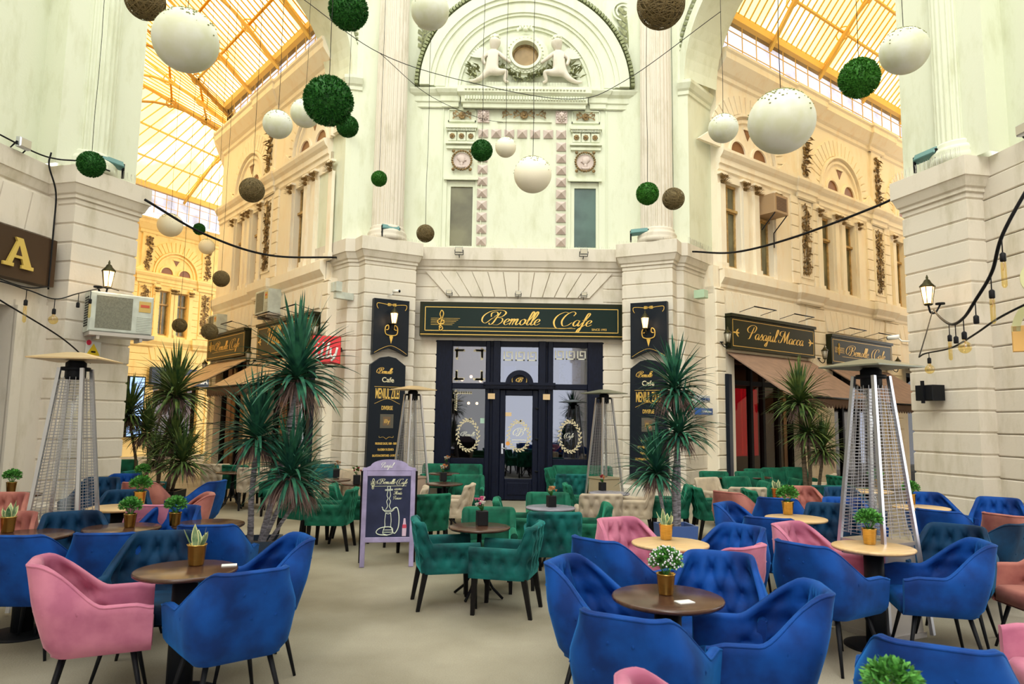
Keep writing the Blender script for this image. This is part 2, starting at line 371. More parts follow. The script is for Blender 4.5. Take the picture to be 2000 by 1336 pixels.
m = MB(); sweep(m, PC[:-1] + PF + PD[1:], LEDGE); sweep(m, PL_, LEDGE); sweep(m, PR_, LEDGE)
struct(m, 'trim_1', [IVORY])

# ---- centre front, lower storey lintel with flat-arch blocks
F = frame(0, 15.13, 0)
m = MB(F); m.box(-1.72, 2.06, 0.01, 0.45, 3.4, 4.96); 
cx = 0.13; NB = 12
for i in range(NB):
    u0 = -1 + 2 * i / NB; u1 = -1 + 2 * (i + 1) / NB; g = 0.012
    m.add([(cx + u0 * 1.55 + g, -.03, 4.36), (cx + u1 * 1.55 - g, -.03, 4.36), (cx + u1 * 2.05 - g, -.03, 4.90), (cx + u0 * 2.05 + g, -.03, 4.90),
           (cx + u0 * 1.55, .01, 4.34), (cx + u1 * 1.55, .01, 4.34), (cx + u1 * 2.05, .01, 4.92), (cx + u0 * 2.05, .01, 4.92)],
          [(0, 1, 2, 3), (0, 4, 5, 1), (1, 5, 6, 2), (2, 6, 7, 3), (3, 7, 4, 0)])
struct(m, 'wall_centre_lintel', IVORY)

# ---- centre front, upper storey
m = MB(F)
Y0, Y1 = 0.02, 0.45
W1, W2 = (-1.50, -0.86), (1.25, 1.88); zt = 6.98
m.box(-2.2, W1[0], Y0, Y1, 5.42, 8.7); m.box(W1[1], W2[0], Y0, Y1, 5.42, 8.7); m.box(W2[1], 2.5, Y0, Y1, 5.42, 8.7)
m.box(W1[0], W1[1], Y0, Y1, zt, 8.7); m.box(W2[0], W2[1], Y0, Y1, zt, 8.7)
m.box(-2.6, 3.0, 0.02, .6, 8.7, 12.2)                               # wall behind the lunette
for a, b in (W1, W2): m.box(a - .06, b + .06, -.04, .1, zt, zt + .06)
for a, b in ((-1.62, -0.72), (1.15, 2.05)):                          # framed strips over the windows
    m.box(a, a + .02, -.02, .03, 5.45, 8.62); m.box(b - .02, b, -.02, .03, 5.45, 8.62)
# entablature
E1 = [(0.0, 8.64), (0.03, 8.66), (.03, 8.76), (.06, 8.78), (.06, 8.90), (.12, 8.95), (.16, 9.02), (.16, 9.06), (0.0, 9.09)]
sweep(m, [(-2.35, 0.0), (-1.6, 0.0)], E1); sweep(m, [(-1.62, 0.0), (-1.62, -.03), (-1.3, -.03), (-1.3, 0)], E1); sweep(m, [(1.7, 0), (1.7, -.03), (2.0, -.03), (2.0, 0)], E1); sweep(m, [(2.0, 0.0), (2.75, 0.0)], E1)
sweep(m, [(-1.15, .02), (-1.15, -.12), (1.55, -.12), (1.55, .02)], [(0.0, 8.60), (0.02, 8.62), (.02, 8.70), (.06, 8.72), (.06, 8.86), (.14, 8.92), (.14, 9.06), (0, 9.1)])
for k in range(44): m.box(-1.12 + k * .0615, -1.12 + k * .0615 + .035, -.23, -.17, 8.765, 8.845)
for k in range(36): m.sphere((-1.10 + k * .075, -.27, 8.985), .028, 6, 4)
# tablets
for a, b in ((-1.50, -.88), (1.27, 1.90)):
    m.box(a, b, -.02, .03, 8.33, 8.36); m.box(a, b, -.02, .03, 8.60, 8.62); m.box(a, a + .02, -.02, .03, 8.33, 8.62); m.box(b - .02, b, -.02, .03, 8.33, 8.62)
    m.box(a - .04, b + .04, -.09, .03, 8.16, 8.24)
    for k in range(20): m.box(a - .02 + k * (b - a + .04) / 20, a - .02 + k * (b - a + .04) / 20 + .02, -.07, -.0, 8.10, 8.16)
    for k in range(3):
        c = a + (b - a) * (k + .5) / 3; m.box(c - .09, c + .09, -.04, .03, 7.88, 8.08)
    m.box(a - .04, b + .04, -.07, .03, 7.80, 7.85); m.box(a - .02, b + .02, -.03, .03, 7.70, 7.76)
m.box(-.40, .82, -.02, .03, 8.34, 8.37)
# lunette rings
LX, LZ = .20, 9.10
for r0, r1, y in ((1.44, 1.50, -.03), (1.50, 1.72, -.07), (1.72, 1.78, -.11), (1.78, 2.02, -.14), (2.02, 2.12, -.18), (2.12, 2.34, -.22)):
    m.ring(LX, LZ, r0, r1, y, .03, n=48)
m.box(-1.0, 1.4, -.12, .03, 9.08, 9.22)
# spandrel roundel
for sx in (-2.02, 2.42):
    for r0, r1 in ((.12, .16), (.2, .24)): m.ring(sx, 11.0, r0, r1, -.05, .03, 0, 360, 24)
struct(m, 'wall_centre_front', [MINT])
m = MB(F)                                                            # bead-and-leaf arch band, gilt reliefs
for k in range(88):
    a = R(1 + 178 * k / 87); T = Matrix.Translation((LX + 2.41 * math.cos(a), -.2, LZ + 2.41 * math.sin(a))) @ Matrix.Rotation(-a, 4, 'Y')
    m.box(-.04, .04, -.05, .2, -.03, .03, T)
m.ring(LX, LZ, 2.36, 2.46, -.14, .03, n=48)
struct(m, 'trim_2', [SPRING])
def scroll(mb, cx, cz, s, y=-.03, flip=1, r=.02):
    """a leafy scroll: spiral stem with leaves"""
    pts = [(cx + flip * s * (.9 - .12 * t) * math.cos(t) * .5, y, cz + s * (.9 - .12 * t) * math.sin(t) * .5) for t in [k * .5 for k in range(13)]]
    mb.tube(pts, r * s * 2.2, 5)
    for k in range(0, 12, 2):
        p = Vector(pts[k]); d = Vector((math.cos(k * 1.3) * flip, -.4, math.sin(k * 1.3))); mb.leaf(p, d, (0, -1, 0), .38 * s, .22 * s, .2, 3)
def flower_relief(mb, cx, cz, r, y=-.03):
    for k in range(7):
        a = 2 * PI * k / 7; mb.sphere((cx + r * .6 * math.cos(a), y, cz + r * .6 * math.sin(a)), r * .4, 7, 5, (1, .4, 1))
    mb.sphere((cx, y - .01, cz), r * .35, 7, 5)
m = MB(F)
for c in (-1.19, 1.58): scroll(m, c - .14, 8.47, .2); scroll(m, c + .14, 8.47, .2, flip=-1); flower_relief(m, c, 8.47, .09)
for c in (-.22, .03, .37, .62): scroll(m, c, 8.50, .2, flip=1 if c < .2 else -1)
flower_relief(m, .2, 8.50, .10)
for c0 in (-1.50, 1.27):
    for k in range(3): flower_relief(m, c0 + .62 * (k + .5) / 3, 7.98, .065, -.06)
for mx in (-1.17, 1.57):                                             # wreath frames of the two medallions
    for k in range(26):
        a = 2 * PI * k / 26; m.sphere((mx + .215 * math.cos(a), -.05, 7.42 + .215 * math.sin(a)), .028, 6, 4)
    for sx in (-1, 1):
        for sz in (-1, 1): m.sphere((mx + sx * .19, -.05, 7.42 + sz * .21), .04, 6, 4)
struct(m, 'trim_3', [OCHREDET])
m = MB(F)                                                            # pyramid studs
def stud(x, z): m.add([(x - .11, 0, z - .10), (x + .11, 0, z - .10), (x + .11, 0, z + .10), (x - .11, 0, z + .10), (x, -.11, z)], [(0, 1, 4), (1, 2, 4), (2, 3, 4), (3, 0, 4)])
for k in range(7): stud(-.71 + k * .291, 8.07)
for k in range(9):
    stud(-.71, 7.78 - k * .272); stud(1.04, 7.78 - k * .272)
for x in (-.71, 1.04):
    m.box(x - .13, x + .13, -.03, .03, 8.32, 8.60)
    m.sphere((x, -.05, 8.47), .09, 10, 8, (.9, .6, 1.1)); m.sphere((x - .035, -.10, 8.49), .02, 6, 4); m.sphere((x + .035, -.10, 8.49), .02, 6, 4); m.sphere((x, -.11, 8.45), .025, 6, 4)
    for k in range(12):
        a = 2 * PI * k / 12; m.sphere((x + .095 * math.cos(a), -.035, 8.47 + .11 * math.sin(a)), .028, 6, 4)
for mx, fc in ((-1.17, 1), (1.57, -1)):                              # medallion with profile head
    m.ring(mx, 7.42, 0.0, .19, -.02, .03, 0, 360, 28)
    m.sphere((mx, -.03, 7.45), .085, 12, 8, (.85, .35, 1.05)); m.sphere((mx + fc * .08, -.03, 7.43), .022, 6, 4); m.sphere((mx - fc * .04, -.03, 7.48), .075, 10, 8, (1, .35, .9))
    m.sphere((mx - fc * .01, -.03, 7.34), .05, 8, 6, (.8, .4, 1.3)); m.sphere((mx - fc * .01, -.025, 7.28), .09, 8, 6, (1.1, .25, .4))
struct(m, 'trim_4', [ROSE])
# oculus with window
m = MB(F); OX, OZ = .21, 9.86
for r0, r1, y in ((.30, .36, -.22), (.36, .44, -.16), (.44, .52, -.10)): m.ring(OX, OZ, r0, r1, y, .03, 0, 360, 40)
for k in range(30):
    a = 2 * PI * k / 30; m.sphere((OX + .40 * math.cos(a), -.17, OZ + .40 * math.sin(a)), .022, 6, 4)
for k in range(7): m.sphere((OX + .20 * math.cos(R(30 + 20 * k)), -.16, OZ + .50 + .16 * math.sin(R(30 + 20 * k))), .045, 8, 6, (.7, .6, 1.2))
m.sphere((OX, -.18, OZ + .58), .06, 8, 6)
struct(m, 'trim_5', [MINT])
wo = MB(F); wo.ring(OX, OZ, .25, .31, -.04, .0, 0, 360, 32); wob = struct(wo, 'window_1', OCHREDET)
m = MB(F); m.ring(OX, OZ, 0, .26, -.02, -.01, 0, 360, 32); m.build('pane', mat('amber_oculus_glass', (.50, .33, .15), .2, noise=.4, nscale=3), wob)
m = MB(F)                                                            # garland under the oculus and leaf sprays
for sx in (-1, 1):
    for k in range(60):
        t = k / 59; x = OX + sx * (.05 + .62 * t); z = 9.33 + .32 * t * t + .03 * math.sin(k)
        m.leaf((x, -.08 - .05 * math.sin(PI * t), z), (random.uniform(-1, 1), -.6, random.uniform(-1, 1)), (0, 0, 1), .13, .07, .3, 2)
    for k in range(26):
        m.leaf((OX + sx * 1.12 + random.uniform(-.12, .12), -.06, 9.42 + random.uniform(-.1, .25)), (sx * random.uniform(-.2, 1), -.4, random.uniform(-.5, 1)), (0, 0, 1), .18, .07, .3, 2)
    for tier in range(6):                                           # tall leaf sprays in the spandrels
        bx, bz = OX + sx * 2.32, 10.05 + tier * .16
        for q in (-1, 1): m.leaf((bx, -.04, bz), (q * 1.0 + sx * .3, -.3, .8), (0, -1, 0), .28 + .03 * tier, .10, .35, 3)
    m.tube([(OX + sx * 2.36, -.03, 9.8), (OX + sx * 2.32, -.05, 10.4), (OX + sx * 2.28, -.03, 11.0)], .02, 5)
struct(m, 'trim_6', [GREENDET])

def skin_figure(name, verts, edges, radii, material, M, root=0, sub=2):
    me = bpy.data.meshes.new(name); me.from_pydata([tuple(M @ Vector(v)) for v in verts], edges, []); me.materials.append(material)
    o = bpy.data.objects.new(name, me); COL.objects.link(o)
    sk = o.modifiers.new('skin', 'SKIN')
    for i, v in enumerate(me.skin_vertices[0].data): v.radius = (radii[i], radii[i] * .9); v.use_root = (i == root)
    sk.use_smooth_shade = True
    sd = o.modifiers.new('sub', 'SUBSURF'); sd.levels = sub; sd.render_levels = sub
    return o
def putto(cx, f, name_label):
    """winged child in relief, kneeling beside the oculus; f=+1 faces +x"""
    v = [(0, 0, 0), (.01, 0, .12), (.0, 0, .25), (.015, -.01, .33), (.04, -.03, .43), (.05, -.03, .52),      # pelvis .. head top
         (.10, -.02, .27), (.20, -.06, .17), (.30, -.05, .10),                                              # arm toward oculus
         (-.08, 0, .27), (-.16, -.03, .18), (-.12, -.06, .06),                                              # outer arm
         (.08, -.04, -.06), (.24, -.06, -.05), (.20, -.03, -.20),                                           # front thigh, knee, shin
         (-.09, -.02, -.06), (-.17, -.06, -.17), (-.29, -.03, -.21), (-.37, -.03, -.20), (.27, -.03, -.22)]
    e = [(0, 1), (1, 2), (2, 3), (3, 4), (4, 5), (2, 6), (6, 7), (7, 8), (2, 9), (9, 10), (10, 11), (0, 12), (12, 13), (13, 14), (0, 15), (15, 16), (16, 17), (17, 18), (14, 19)]
    rd = [1.35 * q for q in (.105, .10, .095, .055, .115, .115, .045, .038, .028, .045, .038, .028, .07, .055, .035, .07, .05, .035, .022, .022)]
    T = F @ Matrix.Translation((cx - f * .06, -.14, 9.50)) @ Matrix.Diagonal((f * 1.4, 1.0, 1.4, 1))
    o = skin_figure('relief_figure', v, e, rd, IVORY, T)
    tag(o, name_label, 'sculpture', 'winged relief figures beside the round window')
    wm = MB(T)
    for k in range(7): wm.leaf((-.06, .06, .24), (-1 + .08 * k, 0, .1 + .14 * k), (0, -1, 0), .34 - .02 * k, .07, .15, 4)
    wm.build('wing', MINT, o)
    hm = MB(T)
    for k in range(22):
        a = random.uniform(0, 2 * PI); b = random.uniform(0.1, 1.3); hm.sphere((.04 + .075 * math.sin(b) * math.cos(a), -.035 + .07 * math.sin(b) * math.sin(a), .50 + .07 * math.cos(b)), .024, 6, 4)
    hm.build('hair', MINT, o)
    fm = MB(T); fm.sphere((.105, -.05, .47), .014, 6, 4); fm.sphere((.085, -.085, .495), .010, 6, 4); fm.sphere((.11, -.01, .495), .010, 6, 4); fm.sphere((.092, -.05, .435), .012, 6, 4, (.6, 1.3, .5)); fm.build('face', ROSE, o)
putto(OX - .68, 1, 'winged child relief with curly hair kneeling left of the round window')
putto(OX + .70, -1, 'winged child relief with raised head kneeling right of the round window')

m = MB()                                                            # anti-bird wires along the ledges
def spikes(p0, p1, z, n, h=.13):
    for k in range(n):
        t = k / (n - 1); x, y = p0[0] + (p1[0] - p0[0]) * t, p0[1] + (p1[1] - p0[1]) * t; m.tube([(x, y, z), (x + .015 * math.sin(k * 2.3), y + .02 * math.cos(k * 1.7), z + h)], .0022, 3, caps=False)
spikes((-1.1, 14.98), (1.5, 14.98), 9.10, 110); spikes((-1.9, 15.03), (2.2, 15.03), 5.43, 90, .05); spikes((-6.5, 10.25), (-6.06, 11.36), 5.43, 50); spikes((5.88, 10.55), (6.18, 9.4), 5.43, 50)
spikes((-3.0, 14.13), (-1.95, 14.74), 5.43, 40, .06); spikes((2.2, 14.6), (3.3, 14.07), 5.43, 40, .06); spikes((3.66, 14.38), (4.5, 15.4), 5.43, 50); spikes((4.6, 15.12), (12, 20.7), 7.82, 10)
struct(m, 'trim_11', STEEL)
# two narrow windows
for i, ((a, b), g, lab) in enumerate(((W1, OLIVEGL, ''), (W2, BLUEGL, ''))):
    fmb = MB(F)
    fmb.box(a, a + .09, .06, .14, 5.43, zt); fmb.box(b - .06, b, .06, .14, 5.43, zt); fmb.box(a + .09, b - .06, .06, .14, zt - .13, zt); fmb.box(a + .09, b - .06, .06, .14, 5.42, 5.50)
    fo = struct(fmb, 'window_%d' % (i + 2), MINT)
    pm = MB(F); pm.box(a + .09, b - .06, .10, .11, 5.50, zt - .13); pm.build('pane', g, fo)

# ---- fluted half columns
def column(mx, cxl, z0=5.46, z1=12.2, r=.33):
    mb = MB(mx); n = 24; pts = []
    for k in range(n * 4):
        a = 2 * PI * k / (n * 4); q = k % 4
        rr = r * (1.0 if q in (0, 3) else .93); pts.append((rr * math.cos(a), rr * math.sin(a)))
    N = len(pts)
    zs = [z0 + .22, z0 + .36, z0 + 3.2, z1]; sc = [1.0, 1.0, .98, .93]
    vs = [(cxl + p[0] * sc[i], .40 + p[1] * sc[i], zs[i]) for i in range(4) for p in pts]
    mb.add(vs, [(i * N + k, i * N + (k + 1) % N, (i + 1) * N + (k + 1) % N, (i + 1) * N + k) for i in range(3) for k in range(N)], False)
    mb.lathe([(r + .08, 0), (r + .08, .10), (r + .06, .13), (r + .075, .17), (r + .05, .22), (r + .02, .25), (r + .03, .29), (r, .32)], 32, (cxl, .40, z0 - .03))
    return mb
FPL = frame(-3.09, 14.07, 29.1); FPR = frame(2.17, 14.58, -26.2)
FSL = frame(-6.56, 10.2, 66.0); FSR = frame(5.84, 10.6, -73.9)
struct(column(FPL, .66, r=.34), 'column_1', IVORY); struct(column(FPR, .78, r=.34), 'column_2', IVORY)
struct(column(FSL, .44, r=.33), 'column_3', MINT); struct(column(FSR, .90, r=.31), 'column_4', MINT)
# ---- upper rotunda walls beside the columns, arches over the passages
m = MB()
UP = [(0, 5.42), (0, 12.2)]
sweep(m, [(-4.50, 15.50), (-3.62, 14.50), (-3.50, 14.50), (-3.32, 14.55), (-2.1, 15.15), (-2.1, 15.5)], UP)
sweep(m, [(2.4, 15.5), (2.4, 15.15), (3.52, 14.56), (3.72, 14.50), (4.70, 15.6)], UP)
sweep(m, [(-7.75, 3.5), (-7.4, 8.6), (-7.22, 10.25), (-6.85, 10.15), (-6.30, 11.35), (-7.6, 12.5)], UP)
sweep(m, [(7.3, 11.7), (6.1, 10.65), (6.45, 9.2), (6.8, 9.3), (6.9, 8.4), (7.3, 3.5)], UP)
IMP = [(0, 8.72), (.03, 8.74), (.03, 8.82), (.07, 8.86), (.12, 8.97), (.12, 9.04), (0, 9.07)]
sweep(m, [(-4.50, 15.50), (-3.62, 14.50), (-3.50, 14.50), (-3.32, 14.55)], IMP)
sweep(m, [(3.52, 14.56), (3.72, 14.50), (4.70, 15.6)], IMP)
sweep(m, [(-6.30, 11.35), (-7.6, 12.5)], IMP); sweep(m, [(7.3, 11.7), (6.1, 10.65)], IMP)
struct(m, 'wall_rotunda_upper', [MINT])
def arch_wall(x0, y0, x1, y1, name, bead):
    L = math.hypot(x1 - x0, y1 - y0); ang = math.degrees(math.atan2(y1 - y0, x1 - x0)); M = frame((x0 + x1) / 2, (y0 + y1) / 2, ang); r = L / 2; n = 32
    mb = MB(M); zs = 9.07
    vs = []
    for k in range(n + 1):
        a = PI * k / n; c, s = r * math.cos(a), r * math.sin(a); ox = max(-r, min(r, c * 1.0))
        for y in (0.0, .95): vs += [(c, y, zs + s), (c, y, 12.6)]
    fs = []
    for k in range(n):
        a, b = 4 * k, 4 * k + 4
        fs += [(a, a + 1, b + 1, b), (a + 2, b + 2, b + 3, a + 3), (a, b, b + 2, a + 2)]
    mb.add(vs, fs)
    mb.ring(0, zs, r + .002, r + .20, -.05, .01, n=40); mb.ring(0, zs, r + .34, r + .40, -.05, .01, n=40)
    struct(mb, name, MINT)
    bd = MB(M)
    for k in range(70):
        a = R(180 * k / 69); T = Matrix.Translation(((r + .27) * math.cos(a), -.03, zs + (r + .27) * math.sin(a))) @ Matrix.Rotation(-a, 4, 'Y'); bd.box(-.05, .05, -.02, .05, -.03, .03, T)
    struct(bd, bead, SPRING)
arch_wall(-6.33, 11.32, -3.56, 14.46, 'wall_arch_left', 'trim_7')
arch_wall(3.68, 14.46, 6.12, 10.55, 'wall_arch_right', 'trim_8')

# ---- passage walls
WN = [3]
def passage_wall(name, M, x0, x1, mats, wins, pans, arches, opens, pils, ww=.62, acc=None):
    """x0..x1 run; wins window centres, pans relief panels, arches lunettes, opens (a,b) shop fronts, pils storey-high rusticated strips"""
    m = MB(M); col, det = mats
    zb, zc = 5.05, 7.10
    # upper storey wall with window holes
    xs = [x0]
    for c in sorted(wins): xs += [c - ww / 2, c + ww / 2]
    xs.append(x1)
    for i in range(0, len(xs), 2): m.box(xs[i], xs[i + 1], 0, .5, zb, 7.5)
    for c in wins: m.box(c - ww / 2, c + ww / 2, 0, .5, zc, 7.5); m.box(c - ww / 2, c + ww / 2, .0, .5, zb, zb + .1)
    m.box(x0, x1, 0, .5, 7.5, 10.1); m.box(x0 - .2, x1, 0.01, .5, 4.5, 5.12)
    # window pilasters + capitals
    for c in wins:
        for sx in (-1, 1):
            px = c + sx * (ww / 2 + .11)
            m.box(px - .09, px + .09, -.07, 0, 5.15, 7.0); m.box(px - .12, px + .12, -.10, 0, 5.05, 5.2)
            m.box(px - .12, px + .12, -.11, 0, 7.2, 7.25)
    # rusticated strips beside relief panels
    for c in pans:
        for sx in (-1, 1):
            for k in range(8):
                z = 5.12 + k * .29; a = c + sx * .50; m.bbox(a - .16, a + .16, -.04, 0, z, z + .275, .012)
        m.box(c - .30, c + .30, -.02, 0, 5.15, 7.3); m.box(c - .27, c - .24, -.05, 0, 5.3, 7.2); m.box(c + .24, c + .27, -.05, 0, 5.3, 7.2); m.box(c - .27, c + .27, -.05, 0, 5.3, 5.33); m.box(c - .27, c + .27, -.05, 0, 7.17, 7.2)
    # sill band, ledge, entablature, cornice
    bumps = []
    def line(dep=0.0, bw=.38):
        pts = [(x0, 0)]
        for c in sorted(pans):
            if x0 < c - bw and c + bw < x1: pts += [(c - bw, 0), (c - bw, -dep), (c + bw, -dep), (c + bw, 0)]
        return pts + [(x1, 0)]
    sweep(m, line(.10, .5), [(0.0, 4.62), (.04, 4.66), (.04, 4.72), (.10, 4.80), (.14, 4.86), (.14, 5.06), (0, 5.09)])
    sweep(m, line(.05), [(0.0, 7.30), (.04, 7.33), (.04, 7.44), (.08, 7.46), (.08, 7.58), (.14, 7.64), (.18, 7.72), (.18, 7.78), (0, 7.82)])
    sweep(m, line(.06), [(0.0, 9.45), (.05, 9.48), (.05, 9.58), (.12, 9.62), (.22, 9.74), (.30, 9.84), (.30, 9.98), (.34, 10.02), (.34, 10.08), (0, 10.12)])
    # lunettes with fan blocks
    dk = MB(M)
    for c in arches:
        m.ring(c, 7.80, 1.00, 1.06, -.10, 0, n=30); m.ring(c, 7.80, .86, .93, -.05, 0, n=30)
        N = 21
        for k in range(N): m.ring(c, 7.80, 1.08, 1.50, -.035, 0, 180 * k / N + .8, 180 * (k + 1) / N - .8, 2)
        for sx in (-1, 1): dk.ring(c + sx * .42, 7.86, 0, .27, -.012, 0, n=14); m.ring(c + sx * .42, 7.86, .27, .33, -.05, 0, n=14); dk.ring(c + sx * .42, 7.86, 0.0, .20, -.014, 0, n=10)
        dk.prism([(c - .14, 8.50), (c, 8.26), (c + .14, 8.50)], -.012, 0); m.box(c - .17, c + .17, -.04, 0, 8.50, 8.54)
        m.prism([(c - 1.9, 7.82), (c - 1.1, 7.82), (c - 1.5, 8.1)], -.08, 0); m.prism([(c + 1.1, 7.82), (c + 1.9, 7.82), (c + 1.5, 8.1)], -.08, 0)
    for c in pans: m.box(c - .28, c + .28, -.06, 0, 7.85, 9.45)
    # lower storey: rusticated strips and lintels
    for a, b in pils:
        z = .42; m.box(a, b, -.08, .02, 0, .42)
        while z < 4.6:
            t = min(z + .285, 4.62); m.bbox(a, b, -.05, 0, z, t, .018); z += .298
        m.box(a, b, 0, .5, 0, 4.66)
    for a, b in opens:
        m.box(a, b, 0, .5, 3.25, 4.66); N = 11
        for k in range(N):
            u0 = a + .15 + (b - a - .3) * k / N; u1 = a + .15 + (b - a - .3) * (k + 1) / N; cc = (a + b) / 2; e = .12
            m.add([(u0 + .012, -.03, 4.06), (u1 - .012, -.03, 4.06), (u1 + (u1 - cc) * e - .012, -.03, 4.58), (u0 + (u0 - cc) * e + .012, -.03, 4.58), (u0, 0, 4.04), (u1, 0, 4.04), (u1 + (u1 - cc) * e, 0, 4.6), (u0 + (u0 - cc) * e, 0, 4.6)],
                  [(0, 1, 2, 3), (0, 4, 5, 1), (1, 5, 6, 2), (2, 6, 7, 3), (3, 7, 4, 0)])
        m.box(a, a + .35, 0, .45, 0, 3.25); m.box(b - .35, b, 0, .45, 0, 3.25)
    wall = struct(m, name, [col])
    dk.build('lunette_glass', mat('shadowed_lunette_glass', (.22, .09, .03), .4), wall)
    # gilt reliefs
    g = MB(M)
    for c in wins:
        for sx in (-1, 1):
            px = c + sx * (ww / 2 + .11)
            for k in range(7):
                for tz in (6.98, 7.08): g.leaf((px - .08 + .027 * k, -.08, tz), ((k - 3) * .25, -.7, 1), (0, 0, 1), .15, .05, .5, 2)
            g.sphere((px - .1, -.11, 7.17), .035, 6, 4); g.sphere((px + .1, -.11, 7.17), .035, 6, 4)
    rn = random.Random(3)
    for c in pans:
        for k in range(11): scroll(g, c + (.05 if k % 2 else -.05), 5.45 + k * .165, .22, -.05, 1 if k % 2 else -1)
        g.tube([(c, -.05, 5.4), (c, -.06, 7.15)], .02, 5)
        for k in range(26): g.leaf((c + rn.uniform(-.12, .12), -.07, 7.95 + k * .055), (rn.uniform(-1, 1), -.6, rn.uniform(-.8, .5)), (0, 0, 1), .20, .09, .4, 2)
        for k in range(9): flower_relief(g, c + rn.uniform(-.10, .10), 8.0 + k * .16, .07, -.08)
    for c in pans:
        for k in range(90):
            x, z = c + rn.uniform(-.19, .19), rn.uniform(5.4, 7.1); g.sphere((x, -.03, z), rn.uniform(.02, .045), 6, 4, (1, .6, 1))
        for k in range(60): g.leaf((c + rn.uniform(-.17, .17), -.03, rn.uniform(5.4, 7.05)), (rn.uniform(-1, 1), -.5, rn.uniform(-1, 1)), (0, 0, 1), .11, .06, .4, 2)
        for k in range(40): g.sphere((c + rn.uniform(-.16, .16), -.08, rn.uniform(7.95, 9.3)), rn.uniform(.03, .05), 6, 4, (1, .7, 1))
    g.build('gilt_relief', det, wall)
    # windows
    for c in wins:
        fmb = MB(M); a, b = c - ww / 2, c + ww / 2; y = .14
        for q in (a, b - .05, c - .025): fmb.box(q, q + .05, y, y + .07, zb + .1, zc)
        for q in (zb + .1, zc - .06, 6.45): fmb.box(a, b, y - .01, y + .08, q, q + .07)
        fmb.box(a - .02, b + .02, y - .06, y, 6.47, 6.53)
        fo = struct(fmb, 'window_%d' % WN[0], WINWOOD); WN[0] += 1
        pm = MB(M); pm.box(a, b, y + .03, y + .04, zb + .1, zc); pm.build('pane', OLIVEGL, fo)
    return wall
FR_ = frame(4.60, 15.20, 37.0)
passage_wall('wall_right_passage', FR_, -.10, 13.5, (WARM, OCHREDET), [.42, 1.70, 4.45, 5.62, 8.5, 9.7], [3.42, 7.2, 11.3], [1.06, 5.2, 9.2],
             [(.02, 3.30), (4.15, 7.35), (8.2, 11.4)], [(-.3, .02), (3.30, 4.15), (7.35, 8.2), (11.4, 13.5)])
FL_ = frame(-4.10, 14.98, -49.5)
passage_wall('wall_left_passage', FL_, -7.1, .10, (WARM, OCHREDET), [-.16, -1.42, -4.15, -5.35], [-3.30], [-.78, -4.7],
             [(-3.20, .05), (-7.0, -3.95)], [(-3.95, -3.20), (.05, .35), (-7.1, -7.0)])
FFW = frame(-16.6, 28.0, 57.0)
passage_wall('wall_far_left', FFW, -7.0, 8.5, (YELW, OCHREDET), [2.66, 3.52, -2.0, -1.1], [1.78, 4.6, -3.2], [3.1, -1.5], [(2.1, 4.9), (-2.8, .9)], [(.9, 2.1), (4.9, 8.5), (-7, -2.8)], ww=.5)
# corner turning away behind the left wall, with rusticated pier
m = MB()
sweep(m, [(-8.9, 27), (-9.3, 22.5), (-8.72, 20.4)], [(0, 0), (0, 10.1)])
sweep(m, [(-8.9, 27), (-9.3, 22.5), (-8.72, 20.4)], [(0, 9.45), (.12, 9.6), (.3, 9.84), (.34, 10.05), (0, 10.12)])
sweep(m, [(-8.9, 27), (-9.3, 22.5), (-8.72, 20.4)], [(0, 4.62), (.04, 4.7), (.14, 4.86), (.14, 5.06), (0, 5.09)])
struct(m, 'wall_passage_corner', WARM)
m = MB()                                                            # outer wall of the left passage behind the side pier
sweep(m, [(-7.5, 12.3), (-13.6, 18.5), (-16.9, 22.6), (-20.4, 22.2)], [(0, 0), (0, 10.95)])
sweep(m, [(7.0 + 12, 11.5 + 9.2), (7.0, 11.55)], [(0, 0), (0, 10.95)])
struct(m, 'wall_passage_outer', WARM)

